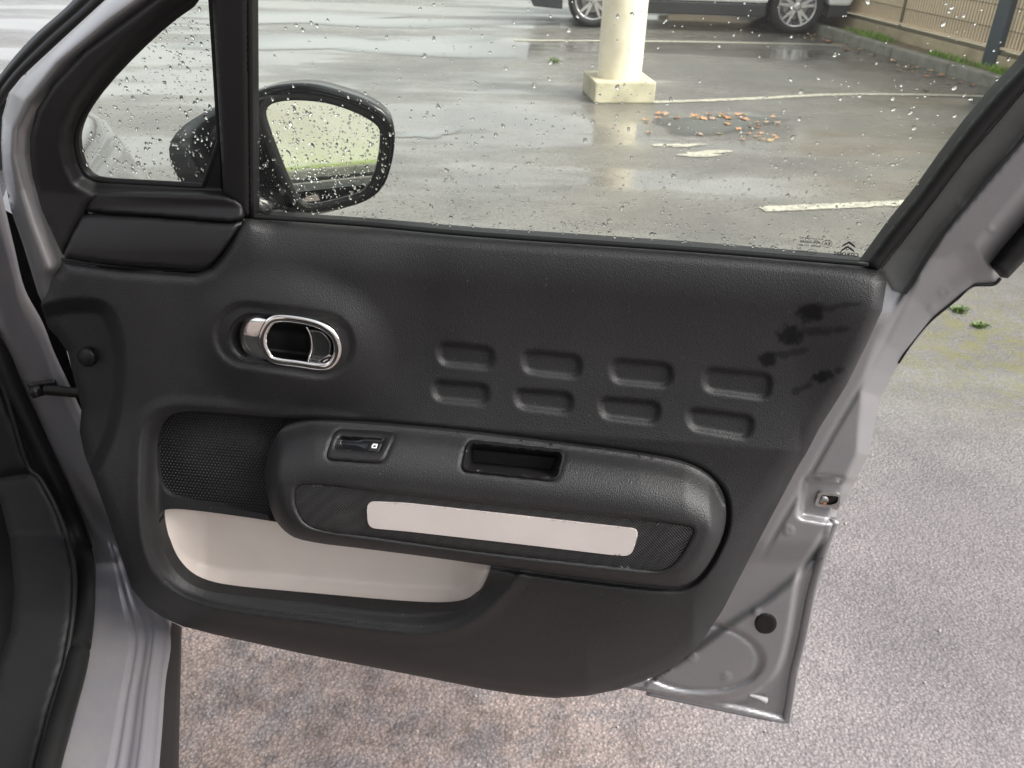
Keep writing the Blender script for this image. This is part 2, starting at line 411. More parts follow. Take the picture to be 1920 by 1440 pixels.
    mo = N(t, 'ShaderNodeMath', operation='MULTIPLY'); t.links.new(dm.outputs[0], mo.inputs[0]); t.links.new(ramp(t, noise(14, 8.0, .75), [(.45, 0.0), (.58, 1.0)]).outputs[0], mo.inputs[1])
    c = mix(mo.outputs[0], c, (.17, .155, .07))
    wetc = N(t, 'ShaderNodeMix', data_type='RGBA', blend_type='MULTIPLY'); t.links.new(far.outputs[0], wetc.inputs[0]); t.links.new(c, wetc.inputs[6]); wetc.inputs[7].default_value = (.79, .84, .77, 1)
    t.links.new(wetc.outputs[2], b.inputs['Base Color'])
    # wetness: far lot is rain wet with standing film in streaks
    wv = N(t, 'ShaderNodeMapping'); wv.inputs['Scale'].default_value = (.22, .9, 1); wv.inputs['Rotation'].default_value = (0, 0, rad(-8)); t.links.new(P, wv.inputs[0])
    wn = N(t, 'ShaderNodeTexNoise', Scale=1.0, Detail=5.0, Roughness=.6); t.links.new(wv.outputs[0], wn.inputs['Vector'])
    wet = ramp(t, wn.outputs['Fac'], [(.40, 0.0), (.54, 1.0)]).outputs[0]
    wf = N(t, 'ShaderNodeMath', operation='MULTIPLY'); t.links.new(wet, wf.inputs[0]); t.links.new(far.outputs[0], wf.inputs[1])
    base_r = N(t, 'ShaderNodeMapRange'); base_r.inputs['To Min'].default_value = .88; base_r.inputs['To Max'].default_value = .30; t.links.new(far.outputs[0], base_r.inputs['Value'])
    ro = N(t, 'ShaderNodeMix', data_type='FLOAT'); t.links.new(wf.outputs[0], ro.inputs[0]); t.links.new(base_r.outputs[0], ro.inputs[2]); ro.inputs[3].default_value = .07
    t.links.new(ro.outputs[0], b.inputs['Roughness'])
    hgt = N(t, 'ShaderNodeMath', operation='ADD'); t.links.new(vor.outputs['Distance'], hgt.inputs[0]); t.links.new(fine, hgt.inputs[1])
    bs = N(t, 'ShaderNodeMix', data_type='FLOAT'); t.links.new(wf.outputs[0], bs.inputs[0]); bs.inputs[2].default_value = .7; bs.inputs[3].default_value = .04
    bp = N(t, 'ShaderNodeBump', Distance=.004); bp.invert = True; t.links.new(hgt.outputs[0], bp.inputs['Height']); t.links.new(bs.outputs[0], bp.inputs['Strength']); t.links.new(bp.outputs[0], b.inputs['Normal'])
    return m

M_TRIM = plastic_material()
M_SOFT = simple('smooth_black_plastic', (.009, .0085, .009), .48, bump=.12, bscale=900, spec=.32)
M_GLOSSBLK = simple('gloss_black_plastic', (.008, .008, .009), .18, vary=.05)
M_RUBBER = simple('black_rubber', (.006, .006, .006), .5, vary=.2, bump=.05, spec=.28)
M_PAINT = paint_material('grey_metallic_paint', (.205, .202, .208), .3)
M_PAINTD = paint_material('dusty_grey_paint', (.20, .195, .21), .55)
M_CHROME = simple('satin_chrome', (.78, .76, .74), .09, 1.0, vary=.05, rvary=.04)
M_CREAM = simple('pale_pink_plastic', (.42, .375, .355), .5, vary=.05, vscale=14, bump=.08, bscale=700)
M_POCKET = simple('pale_grey_plastic', (.58, .52, .475), .55, vary=.06)
M_PANE = pane_material(); M_DROP = water_material()
M_INSERT = dimple_material('dimpled_black_vinyl', (.009, .0088, .009), 340.0, .45, 1.0, rad(45))
M_GRILLE = simple('speaker_grille_black', (.005, .005, .005), .5, spec=.3)
M_STUD = simple('speaker_grille_studs', (.017, .017, .018), .42, spec=.4)
M_DARK = simple('interior_dark_plastic', (.007, .007, .0075), .55, bump=.15, bscale=700, spec=.25)
M_VOID = simple('dark_carpet_and_gap_shade', (.008, .008, .008), .95, bump=.6, bscale=500)
M_PRINT = simple('dark_print', (.02, .022, .03), .6, vary=.0)
M_WHITEP = simple('white_print', (.8, .8, .8), .5, vary=.0)
M_STEEL = simple('galvanised_steel', (.35, .34, .33), .4, .9, vary=.2, vscale=60)
M_RUST = simple('rust_spot', (.32, .12, .04), .8, vary=.3, vscale=200)
M_OIL = simple('oily_black_steel', (.02, .019, .018), .35, .6, vary=.4, vscale=60)
M_SEALG = simple('grey_sealant', (.26, .26, .26), .6)
M_MIRROR = simple('mirror_silver', (.93, .95, .94), .015, 1.0, vary=.0, rvary=0.0)

# ================================================================ GROUND
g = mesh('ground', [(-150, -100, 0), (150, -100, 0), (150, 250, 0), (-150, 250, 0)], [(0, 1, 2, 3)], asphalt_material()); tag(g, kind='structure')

# ================================================================ THE GREY CAR AND ITS OPEN DOOR
HINGE = door_pt(105, 700, -.03)
car = thing('car', 'grey metallic car parked with its front door wide open towards the camera', 'car', (float(HINGE[0])-.5, float(HINGE[1]), 0))

TRIM = np.array([(459, 411), (470, 409), (680, 424), (900, 443), (1100, 456), (1300, 470), (1500, 487), (1612, 497), (1648, 506), (1663, 527), (1654, 582), (1625, 645), (1587, 722),
    (1536, 803), (1494, 884), (1470, 930), (1437, 986), (1396, 1065), (1355, 1144), (1310, 1211), (1265, 1249), (1212, 1275), (1164, 1292), (1100, 1305), (1040, 1309), (980, 1304), (900, 1291), (760, 1263),
    (564, 1225), (403, 1190), (342, 1174), (306, 1158), (274, 1136), (246, 1102), (226, 1041), (201, 965), (177, 900), (158, 850), (149, 809), (153, 765), (139, 711), (127, 660), (109, 634), (90, 614), (76, 571),
    (90, 546), (99, 516), (112, 501), (117, 487), (225, 502), (367, 510), (394, 500), (412, 480), (435, 446)])
SCOOP = smooth([(60, 575), (120, 562), (185, 560), (215, 580), (234, 640), (237, 720), (225, 790), (205, 850), (175, 905), (140, 860), (60, 700)], 2)
RING = smooth([(261, 870), (264, 815), (276, 785), (298, 767), (340, 759), (560, 782), (700, 800), (880, 1000), (985, 1062), (955, 1100), (910, 1148), (860, 1176), (800, 1188), (700, 1181), (564, 1162), (450, 1149), (362, 1131), (308, 1098), (279, 1056), (265, 1005), (260, 940)], 2)
POCKET = smooth([(298, 985), (299, 962), (318, 952), (400, 961), (511, 977), (640, 1000), (800, 1020), (930, 1035), (917, 1075), (905, 1105), (885, 1135), (850, 1148), (760, 1146), (564, 1128), (430, 1116), (370, 1104), (334, 1080), (309, 1040)], 2)
GRILLE = smooth([(294, 850), (297, 810), (312, 782), (340, 771), (380, 771), (513, 782), (600, 790), (600, 985), (502, 965), (429, 952), (340, 938), (308, 926), (297, 895)], 2)
ARM = smooth([(496, 900), (498, 865), (507, 835), (524, 806), (550, 793), (590, 789), (700, 796), (867, 811), (1075, 837), (1200, 853), (1285, 869), (1330, 893), (1356, 925), (1363, 962), (1357, 1002), (1334, 1052), (1308, 1086), (1280, 1101), (1250, 1102), (1117, 1088), (950, 1065), (825, 1047), (700, 1031), (564, 1015), (530, 995), (508, 962)], 2)
PADQ = [((817, 639), (927, 650), (927, 695), (821, 685)), ((977, 654), (1092, 665), (1090, 712), (979, 700)), ((1142, 670), (1263, 681), (1260, 729), (1144, 718)), ((1317, 687), (1450, 700), (1444, 752), (1317, 735)),
        ((808, 710), (919, 720), (917, 762), (812, 752)), ((962, 727), (1076, 735), (1074, 779), (967, 766)), ((1121, 743), (1240, 752), (1236, 798), (1125, 785)), ((1285, 762), (1417, 779), (1408, 827), (1290, 806))]
PADS = [rquad(q, 22) for q in PADQ]
def capsule(a, b, r, n=14):
    a = np.array(a, float); b = np.array(b, float); th = math.atan2(*(b-a)[::-1]); out = []
    for t in np.linspace(-math.pi/2, math.pi/2, n): out.append(b+r*np.array([math.cos(th+t), math.sin(th+t)]))
    for t in np.linspace(math.pi/2, 3*math.pi/2, n): out.append(a+r*np.array([math.cos(th+t), math.sin(th+t)]))
    return np.array(out)
HPAD = capsule((462, 628), (603, 648), 62); HHOLE = capsule((474, 633), (590, 646), 47)
def bulge(P):
    x, y = P[:, 0], P[:, 1]
    b = .032*ss(760, 1010, y-.10*(x-300))
    return b
def trim_w(P, d):
    x, y = P[:, 0], P[:, 1]
    w = bulge(P)
    # rounded edges, a long roll at the belt and a gentle tuck at the bottom
    w -= .022*(1-np.sqrt(1-(1-np.clip(d/26, 0, 1))**2))
    belt = np.interp(x, [100, 459, 900, 1300, 1620, 1700], [470, 409, 443, 470, 497, 505])
    w -= .022*np.clip(1-(y-belt)/95, 0, 1)**2*ss(440, 520, x)
    low = np.interp(x, [160, 306, 403, 760, 1100, 1300, 1500], [1100, 1158, 1190, 1263, 1305, 1230, 900])
    w -= .035*np.clip(1-(low-y)/120, 0, 1)**2
    # shallow waist between belt and armrest
    t = np.clip((y-belt)/360, 0, 1); w -= .016*4*t*(1-t)*ss(640, 820, x)*(1-ss(1480, 1640, x))
    # mound that carries the handle
    q = np.hypot((x-545)/205, (y-640-.1*(x-545))/150); w += .019*ss(1.0, .35, q)
    # rear shoulder and the flank beside the hinge
    w -= .02*np.clip(1-(x-100)/170, 0, 1)**1.5
    s = sdf(SCOOP, P); w -= .042*ss(-4, 26, s)
    q = sdf(HPAD, P); w -= .006*ss(-4, 10, q)
    for p in PADS:
        q = sdf(p, P); w -= .0062*ss(-3, 10, q)
    r = sdf(RING, P); w -= .024*ss(0, 40, r)*(1-ss(620, 760, x)*ss(1120, 1060, y)) ; w += .004*ss(-26, 0, r)*ss(4, 0, r)
    a = sdf(ARM, P); w -= .010*ss(-11, -1, a)
    return w
SMEARS = [((1520, 585), 26, 17, -.1), ((1552, 578), 16, 7, -.1), ((1590, 572), 26, 5, -.12), ((1482, 628), 24, 19, .05), ((1530, 620), 44, 8, -.05), ((1572, 618), 24, 6, -.1), ((1440, 672), 18, 13, -.3), ((1482, 662), 36, 7, -.2), ((1542, 706), 21, 10, -.3), ((1574, 694), 12, 6, -.4), ((1494, 733), 12, 7, -.4), ((1510, 726), 16, 5, -.4)]
def smear(P):
    v = np.zeros(len(P)); jit = np.zeros(len(P))
    near = np.flatnonzero((P[:, 0] > 1400) & (P[:, 0] < 1630) & (P[:, 1] > 550) & (P[:, 1] < 760))
    for k in near: jit[k] = nz3.noise(Vector((P[k, 0]*.07, P[k, 1]*.09, 3.1)))+.6*nz3.noise(Vector((P[k, 0]*.2, P[k, 1]*.24, 7.7)))
    for n_s, (c, rx, ry, a) in enumerate(SMEARS):
        dx, dy = P[:, 0]-c[0], P[:, 1]-c[1]
        u = dx*math.cos(a)+dy*math.sin(a); q = -dx*math.sin(a)+dy*math.cos(a)
        v = np.maximum(v, (1.0 if ry > 9 else .6)*ss(1.3, .7, np.hypot(u/rx, q/ry)+.45*jit))
    return v
trim = relief('door_trim_panel', TRIM, trim_w, M_TRIM, car, holes=[smooth(POCKET, 0), GRILLE, HHOLE], step=4.6, skirt=.03, hole_skirt=.02, attr=('smear', smear))
trim['label'] = 'black grained plastic door trim with eight rounded dents'

# little upper trims in front of the window
QL = rquad([(117, 483), (150, 400), (300, 408), (435, 419), (458, 413), (435, 446), (411, 479), (390, 501), (362, 506), (225, 497)], 10, 3)
def ql_w(P, d): return trim_base(P) - .008*(1-np.sqrt(1-(1-np.clip(d/8, 0, 1))**2)) + .004
def trim_base(P):
    x, y = P[:, 0], P[:, 1]
    return -.004-.02*np.clip((470-y)/80, 0, 1)**1.5 - .02*np.clip(1-(x-100)/170, 0, 1)**1.5
relief('mirror_base_trim', QL, ql_w, M_SOFT, car, step=6, skirt=.03)
QS = rquad([(155, 397), (163, 362), (180, 358), (300, 361), (420, 365), (450, 376), (459, 388), (458, 411), (436, 418), (300, 407)], 9, 3)
relief('window_ledge_trim', QS, lambda P, d: trim_base(P)+.006-.010*(1-np.sqrt(1-(1-np.clip(d/9, 0, 1))**2)), M_SOFT, car, step=5, skirt=.03)
tube('trim_seam', door_pt(*smooth([(117, 486), (225, 501), (367, 509), (394, 499), (412, 479), (435, 445), (459, 411)], 2, False).T, w=-.022), .0025, M_RUBBER, trim)
relief('screw_cap', capsule((161, 668), (164, 671), 17), lambda P, d: trim_w(P, np.full(len(P), 99.)) + .004 + .010*np.sqrt(1-(1-np.clip(d/17, 0, 1))**2), M_SOFT, trim, step=3, skirt=.02)

# speaker grille
def grille_w(P, d):
    x, y = P[:, 0], P[:, 1]
    q = np.hypot((x-420)/125, (y-865)/85)
    return bulge(P)-.030+.012*ss(1.0, .3, q)
grille = relief('speaker_grille', GRILLE, grille_w, M_GRILLE, car, step=8); grille['label'] = 'black perforated loudspeaker grille in the door'
def stud_field(name, outline, wf, sp, rpx, mat, parent, hide=None, h=.0012):
    mn, mx = outline.min(0), outline.max(0); pts = []
    for j, y in enumerate(np.arange(mn[1], mx[1], sp*.87)):
        for x in np.arange(mn[0], mx[0], sp): pts.append((x+(j % 2)*sp*.5, y+.09*(x-mn[0])))
    P = np.array(pts); P = P[sdf(outline, P) > rpx+1]
    if hide is not None: P = P[sdf(hide, P) < 6]
    w = wf(P, None); V = []; Fc = []
    ang = np.linspace(0, 2*math.pi, 6, endpoint=False)
    for (p, ww) in zip(P, w):
        k = len(V)
        for s, hh in ((1.0, -.0003), (.6, h*.8)):
            ring = p+rpx*s*np.stack([np.cos(ang), np.sin(ang)], 1); V.extend(door_pt(ring[:, 0], ring[:, 1], ww+hh))
        V.append(door_pt(p[0], p[1], ww+h))
        for i in range(6):
            j = (i+1) % 6; Fc += [(k+i, k+j, k+6+j, k+6+i), (k+6+i, k+6+j, k+12)]
    o = mesh(name, V, Fc, mat, parent); o['kind'] = 'stuff'; return o
stud_field('grille_studs', GRILLE, grille_w, 6.2, 2.3, M_STUD, grille, hide=ARM)

# storage pocket
def pocket_w(P, d):
    x, y = P[:, 0], P[:, 1]
    lip = trim_w(P, np.full(len(P), 200.))-.012
    yb = np.interp(x, [298, 309, 334, 370, 430, 564, 760, 850, 885, 905, 917, 930], [985, 1040, 1080, 1104, 1116, 1128, 1146, 1148, 1135, 1105, 1075, 1035])
    k = np.clip((yb-y)/46, 0, 1)*ss(0, 95, x-296)*ss(0, 80, 922-x)*np.clip(d/7, 0, 1)
    return lip-(lip+.048)*k
pk = relief('storage_pocket', inset_poly(POCKET, -6), pocket_w, M_POCKET, car, step=6); pk['label'] = 'pale grey open storage pocket at the foot of the door'

# armrest
_xs = np.linspace(500, 1360, 200)
_top = np.interp(_xs, [495, 524, 590, 700, 867, 1075, 1200, 1285, 1330, 1363], [840, 806, 789, 796, 811, 837, 853, 869, 893, 960])
INSERT = smooth([(549, 935), (550, 914), (566, 904), (610, 906), (700, 918), (908, 941), (1117, 962), (1283, 981), (1303, 988), (1304, 1000), (1288, 1031), (1264, 1064), (1236, 1075), (1200, 1072), (1033, 1055), (867, 1036), (700, 1012), (610, 1000), (572, 988), (554, 960)], 2)
STRIP = rquad([(687, 941), (760, 944), (980, 968), (1199, 993), (1184, 1043), (1150, 1041), (990, 1022), (760, 996), (690, 990)], 15, 5)
BEZEL = rquad([(609, 862), (628, 804), (744, 811), (719, 870)], 15, 5); SWHOLE = rquad([(625, 842), (634, 816), (724, 822), (711, 850)], 8, 4)
CUPB = rquad([(862, 884), (875, 824), (1063, 844), (1046, 904)], 16, 5); CUPH = rquad([(867, 881), (877, 829), (1057, 848), (1045, 898)], 13, 5)
def arm_w(P, d, flat=False):
    x, y = P[:, 0], P[:, 1]
    top = np.interp(x, _xs, _top)
    r = np.clip((y-top)/105, 0, 1); rampv = 1-(1-r)**1.9
    side = np.ones(len(P)) if flat else np.sqrt(1-(1-np.clip(d/32, 0, 1))**2)
    w = bulge(P)*.6 + .004 + .052*rampv*side
    return w
def arm_full(P, d):
    w = arm_w(P, d); w -= .011*ss(-1, 9, sdf(INSERT, P))
    w -= .0025*ss(-4, 0, sdf(BEZEL, P)) ; w -= .0025*ss(-4, 0, sdf(CUPB, P))
    return w
arm = relief('armrest', ARM, arm_full, M_TRIM, car, holes=[SWHOLE, CUPH], step=5, skirt=.05, hole_skirt=.004); arm['label'] = 'black padded armrest across the door'
def on_arm(P): return arm_w(P, sdf(ARM, P).clip(0))
def ins_w(P, d):
    q = np.maximum(sdf(STRIP, P), -60)
    return on_arm(P)-.0032 - .003*ss(-75, -15, q)*ss(1330, 1180, P[:, 0])
ins = relief('textured_insert', inset_poly(INSERT, 4), ins_w, M_INSERT, arm, step=6, skirt=.006); ins['label'] = 'black dimpled inlay around the pale strip'
relief('accent_strip', STRIP, lambda P, d: on_arm(P)-.0045, M_CREAM, arm, step=3, skirt=.004)['label'] = 'pale pinkish plastic accent strip'
# window switch
def bez_w(P, d): return on_arm(P)+.0022-.0035*(1-np.sqrt(1-(1-np.clip(d/5, 0, 1))**2)) - .002*ss(-5, 0, sdf(SWHOLE, P))
sw = relief('window_switch', BEZEL, bez_w, M_SOFT, arm, holes=[SWHOLE], step=4, skirt=.01, hole_skirt=.0)
bpy.context.view_layer.update()
def pan_w(P, d):
    return on_arm(P)+.0002-.010*ss(0, 9, d)+.007*ss(660, 690, P[:, 0])*ss(2, 10, d)
relief('switch_well', SWHOLE, pan_w, M_GLOSSBLK, arm, step=2.5)
ROCK = rquad([(686, 848), (692, 826), (720, 829), (712, 850)], 4, 3)
relief('switch_rocker', ROCK, lambda P, d: on_arm(P)-.001-.003*(1-np.sqrt(1-(1-np.clip(d/5, 0, 1))**2)), M_SOFT, arm, step=2.5, skirt=.01)
ICON = [(697, 840), (697, 836), (700, 832), (708, 832.5), (706, 840.5)]
relief('window_symbol', np.array(ICON), lambda P, d: on_arm(P)-.0004, M_WHITEP, arm, holes=[np.array([(699, 838.6), (699.3, 836.8), (701.2, 834.4), (705.4, 834.8), (704.4, 838.9)])], step=1.5)
# grab cup
def cupb_w(P, d): return on_arm(P)+.0022-.0035*(1-np.sqrt(1-(1-np.clip(d/5, 0, 1))**2))
relief('grab_cup_rim', CUPB, cupb_w, M_SOFT, arm, holes=[CUPH], step=4, skirt=.01)
def cup_w(P, d): return on_arm(P)+.002-.055*ss(0, 20, d)
relief('grab_cup', CUPH, cup_w, M_SOFT, arm, step=4)['label'] = 'deep black finger cup in the armrest'

# inner door handle
def hub(P): return trim_w(P, np.full(len(P), 200.))
hw0 = float(hub(np.array([[400., 640.]]))[0]); hw = float(hub(np.array([[436., 700.], [665., 700.]])).mean())
hw = float(hub(np.array([[545., 700.]]))[0])-.004
cup = relief('handle_cup', HHOLE, lambda P, d: hub(P)-.002-.028*ss(0, 30, d)-.012*ss(480, 540, P[:, 0])*ss(620, 570, P[:, 0])*ss(4, 20, d), M_SOFT, car, step=4)
handle = bpy.data.objects.new('door_handle', None); COL.objects.link(handle); put(handle, car); handle['label'] = 'chrome ringed inner door handle'
def hpts(p, w): p = np.asarray(p, float); return door_pt(p[:, 0], p[:, 1], w)
RINGP = spline([(496, 620), (511, 600), (540, 597), (590, 606), (622, 624), (634, 652), (626, 678), (606, 688), (560, 682), (514, 675), (500, 660), (493, 640)], 6, True)
tube('handle_ring', hpts(RINGP, hw+.002), .0054, M_CHROME, handle, closed=True, n=12, flat=.62)
OUTL = spline([(505, 597), (478, 588), (460, 598), (451, 622), (456, 652), (475, 675), (507, 676)], 8)
INNL = spline([(513, 599), (503, 606), (497, 620), (494, 640), (500, 660), (508, 670), (514, 675)], 8)
rows = []
for t in np.linspace(0, 1, 9):
    p = OUTL*(1-t)+INNL*t; rows.append(hpts(p, hw-.0115+.0135*math.sin(t*math.pi/2)))
loft('handle_cheek', rows, M_CHROME, handle)
SILL_ = [hpts(spline([(540, 682), (575, 681), (605, 680), (622, 668)], 8), hw-.001), hpts(spline([(540, 678), (572, 672), (592, 672), (614, 661)], 8), hw-.010)]
loft('handle_lip', SILL_, M_CHROME, handle)
PADL = rquad([(576, 614), (606, 618), (625, 640), (623, 668), (606, 680), (577, 676), (585, 648)], 8, 4)
relief('handle_pull', PADL, lambda P, d: hw-.006-.006*(1-np.sqrt(1-(1-np.clip(d/6, 0, 1))**2))+.0*P[:, 0], simple('dark_gloss_metal', (.16, .16, .165), .22, .9, vary=.05), handle, step=3, skirt=.01)
tube('pull_edge', hpts(spline([(575, 613), (583, 632), (584, 655), (577, 677)], 8), hw-.004), .0013, M_CHROME, handle, n=8)

# metal door frame with its window opening
DOOR = np.array([(1479, 1357), (1486, 1312), (1494, 1260), (1509, 1200), (1527, 1110), (1542, 1050), (1559, 990), (1572, 955), (1590, 930), (1604, 900), (1629, 855), (1639, 800), (1652, 745), (1671, 707), (1694, 668), (1752, 597), (1802, 556), (1829, 536), (1868, 533), (1884, 512), (1920, 470), (2010, 370), (2120, 230), (2200, 100),
    (2240, -60), (2200, -220), (2050, -330), (1700, -390), (1200, -390), (800, -335), (520, -215), (330, -85), (197, 0), (110, 80), (40, 145), (16, 175), (4, 220), (2, 270), (5, 320), (20, 393), (42, 455), (71, 550), (104, 622), (122, 644), (142, 668), (156, 715), (170, 765), (172, 800),
    (180, 850), (206, 930), (240, 1030), (290, 1110), (403, 1160), (564, 1195), (760, 1230), (1000, 1265), (1164, 1288), (1212, 1297), (1310, 1320), (1385, 1335), (1460, 1354)])
OPEN = np.array([(117, 475), (80, 393), (63, 330), (58, 290), (58, 257), (70, 207), (100, 160), (160, 97), (220, 53), (260, 23), (330, -30), (470, -125), (640, -210), (850, -265), (1200, -305), (1600, -310), (1900, -270), (2020, -210),
    (2070, -100), (2010, 20), (1920, 142), (1838, 232), (1745, 360), (1637, 503), (1600, 530), (470, 450), (200, 530)])
RAISED = smooth([(1000, 900), (1200, 500), (1640, 480), (2400, -400), (2400, 400), (1700, 800), (1620, 950), (1560, 975), (1520, 1045), (1498, 1080), (1484, 1180), (1466, 1255), (1440, 1288), (1400, 1309), (1340, 1318), (1200, 1293), (1000, 1250)], 2)
LINE_A = np.array([(1640, 660), (1693, 560), (1763, 447), (1807, 395), (1920, 262), (2060, 80)])
LATCHREC = rquad([(1506, 890), (1560, 892), (1640, 905), (1590, 950), (1566, 985), (1492, 972)], 14, 4)
FRONTL = np.array([(340, -60), (205, 35), (110, 115), (50, 190), (27, 240), (24, 290), (35, 340), (60, 420), (90, 500)])
def frame_w(P, d):
    x, y = P[:, 0], P[:, 1]
    right = ss(1100, 1250, x)
    w = np.full(len(P), -.034)
    # rear post: recessed band beside the glass, raised face, flank falling to the outside
    a = pdist(LINE_A, P); a = np.where(y < 620, a, 20)
    w -= .018*ss(4, -8, a)*right*ss(615, 510, y)
    gl_ = pdist(np.array([(1716, 525), (1660, 640), (1612, 728), (1560, 815), (1516, 895), (1462, 985), (1420, 1062)]), P); w -= .003*np.exp(-(gl_/4.5)**2)*ss(1062, 1000, y)
    wd = np.interp(y, [300, 560, 640, 760, 860, 960], [88, 74, 60, 34, 22, 14])
    w -= .055*(1-np.clip(d/wd, 0, 1))**1.3*right*(y < 985)*ss(985, 950, y)
    # lower corner: step down to the hem flange
    rz = sdf(RAISED, P); w -= .015*ss(9, -9, rz)*ss(900, 985, y)*right
    w += .007*ss(12, 5, d)*ss(960, 1000, y)*right
    e = np.hypot((x-1308)/117, (y-1232-.05*(x-1308))/63); w -= .007*np.exp(-((e-1)/.055)**2) + .003*ss(1, .9, e)
    cr = pdist(np.array([(1520, 1060), (1440, 1125), (1362, 1177), (1260, 1250)]), P); w -= .010*ss(-10, 12, cr)*ss(1010, 1060, y)*right*(x > 1150)*ss(1330,1230,y)
    w -= .016*ss(-3, 12, sdf(LATCHREC, P))*right
    for cx, cy, r in ((1772, 548, 8), (1748, 578, 5), (1479, 995, 6), (1298, 1232, 6), (1362, 1269, 5), (1418, 1147, 4), (1800, 380, 6), (1860, 430, 4)):
        q = np.hypot(x-cx, y-cy); w += .0022*np.exp(-((q-r)/2.6)**2)
    # front post: rolled face
    w -= .07*ss(14, 40, sdf(TRIM, P))
    w -= .07*ss(556, 600, y)*ss(320, 240, x)
    f = pdist(FRONTL, P); lf = ss(430, 300, x)*ss(640, 520, y)
    w += lf*(.012*np.exp(-(f/16)**2) - .0007*np.clip(np.abs(f)-4, 0, 60)*.5)
    w -= .035*(1-np.sqrt(1-(1-np.clip(d/22, 0, 1))**2))*lf
    return w
frame = relief('door_frame', DOOR, frame_w, M_PAINT, car, holes=[OPEN], step=5, skirt=.05, hole_skirt=.03); frame['label'] = 'grey painted steel door shell and window frame'
relief('drain_plug', capsule((1434, 1169), (1437, 1169), 19.5), lambda P, d: frame_w(P, np.full(len(P), 60.))+.002-.002*(1-np.sqrt(1-(1-np.clip(d/4, 0, 1))**2)), M_RUBBER, frame, step=4, skirt=.006)['label'] = 'round black rubber plug'
HEM = np.array([(1566, 975), (1552, 1010), (1537, 1058), (1521, 1115), (1503, 1203), (1489, 1260), (1481, 1312), (1474, 1350)])
tube('hem_flange', hpts(spline(HEM, 6), -.048), .0062, M_PAINT, frame, n=8)
tube('hem_flange', hpts(spline([(1472, 1352), (1420, 1343), (1310, 1320), (1212, 1299)], 6), -.050), .004, M_PAINTD, frame, n=8)
tube('sealant_bead', hpts(spline([(1404, 1303), (1422, 1308), (1436, 1314)], 6), -.040), np.interp(np.linspace(0, 1, 13), [0, .5, 1], [.002, .0035, .006]), M_SEALG, frame, n=8)
tube('edge_lip', hpts(spline([(1684, 680), (1712, 638), (1744, 601), (1795, 559), (1821, 536), (1862, 533), (1876, 521)], 5), -.086), .0022, M_RUBBER, frame, n=8)
relief('weather_strip', np.array([(1862, 502), (1890, 466), (1920, 432), (2010, 325), (2110, 190), (2150, 205), (2040, 365), (1930, 480), (1890, 522), (1876, 520)]), lambda P, d: -.05+.012*np.sqrt(1-(1-np.clip(d/14, 0, 1))**2), M_RUBBER, frame, step=6, skirt=.02)
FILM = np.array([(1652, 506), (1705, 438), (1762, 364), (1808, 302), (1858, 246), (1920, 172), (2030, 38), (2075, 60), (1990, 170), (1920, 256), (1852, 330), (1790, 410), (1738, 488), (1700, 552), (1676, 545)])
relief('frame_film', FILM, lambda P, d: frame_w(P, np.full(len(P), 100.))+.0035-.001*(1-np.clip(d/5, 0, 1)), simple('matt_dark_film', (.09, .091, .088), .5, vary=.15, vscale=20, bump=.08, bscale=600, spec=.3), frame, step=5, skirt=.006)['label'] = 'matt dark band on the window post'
SKIN = np.array([(1430, 1280), (1490, 1070), (1545, 930), (1585, 800), (1615, 640), (1590, 550), (1300, 505), (900, 478), (480, 455), (175, 570), (195, 850), (300, 1090), (564, 1170), (1000, 1240), (1180, 1268)])
relief('outer_skin', SKIN, lambda P, d: np.full(len(P), -.125), M_PAINT, frame, step=40)
# latch
lat = relief('door_latch', rquad([(1527, 948), (1535, 923), (1577, 927), (1572, 957)], 6, 4), lambda P, d: -.045+.0*P[:, 0], M_STEEL, car, step=4, skirt=.01,
             holes=[rquad([(1534, 945), (1540, 928), (1573, 931), (1570, 943), (1558, 947)], 4, 3)])
relief('latch_mouth', rquad([(1532, 946), (1538, 926), (1575, 930), (1572, 948)], 4, 3), lambda P, d: -.0475+.0*P[:, 0], M_OIL, lat, step=4)
relief('latch_jaw', rquad([(1533, 944), (1541, 929), (1553, 932), (1555, 943)], 5, 3), lambda P, d: -.0455-.002*(1-np.clip(d/4, 0, 1)), M_STEEL, lat, step=3, skirt=.003)
relief('rust_spot', rquad([(1542, 944), (1547, 941), (1551, 944), (1547, 947.5)], 1.5, 3), lambda P, d: -.0435+.0*P[:, 0], M_RUST, lat, step=1.5)

# quarter-light surround, bar, seals
QGLASS = np.array([(374, -4), (317, 36), (257, 91), (198, 154), (158, 210), (144, 245), (142, 269), (149, 303), (160, 326), (182, 338), (277, 343), (418, 351), (398, 0), (392, -70)])
QSUR = np.array([(117, 478), (78, 393), (61, 330), (56, 290), (56, 257), (68, 207), (98, 159), (158, 95), (218, 51), (258, 21), (328, -32), (400, -82), (404, 0), (424, 372), (300, 374), (180, 372), (164, 385), (150, 412), (132, 450)])
def qs_w(P, d):
    q = -sdf(QGLASS, P)
    return -.022-.022*ss(34, 2, q)-.006*(1-np.clip(d/8, 0, 1))
relief('quarter_window_surround', QSUR, qs_w, M_SOFT, car, holes=[smooth(QGLASS, 1)], step=5, skirt=.012, hole_skirt=.012)
tube('quarter_window_seal', hpts(resample(smooth(QGLASS, 1), 10), -.047), .004, M_RUBBER, car, closed=True)
BAR = np.array([(394, -130), (466, -130), (469, 0), (474, 409), (455, 409), (419, 366), (398, 0)])
bar = relief('window_divider', BAR, lambda P, d: -.034+.012*np.sqrt(1-(1-np.clip(d/16, 0, 1))**2), M_SOFT, car, step=7, skirt=.02); bar['label'] = 'black upright bar between the two panes'
tube('divider_lip', hpts(spline([(466, -130), (468, 0), (472, 407)], 8), -.028), .0032, M_RUBBER, bar)
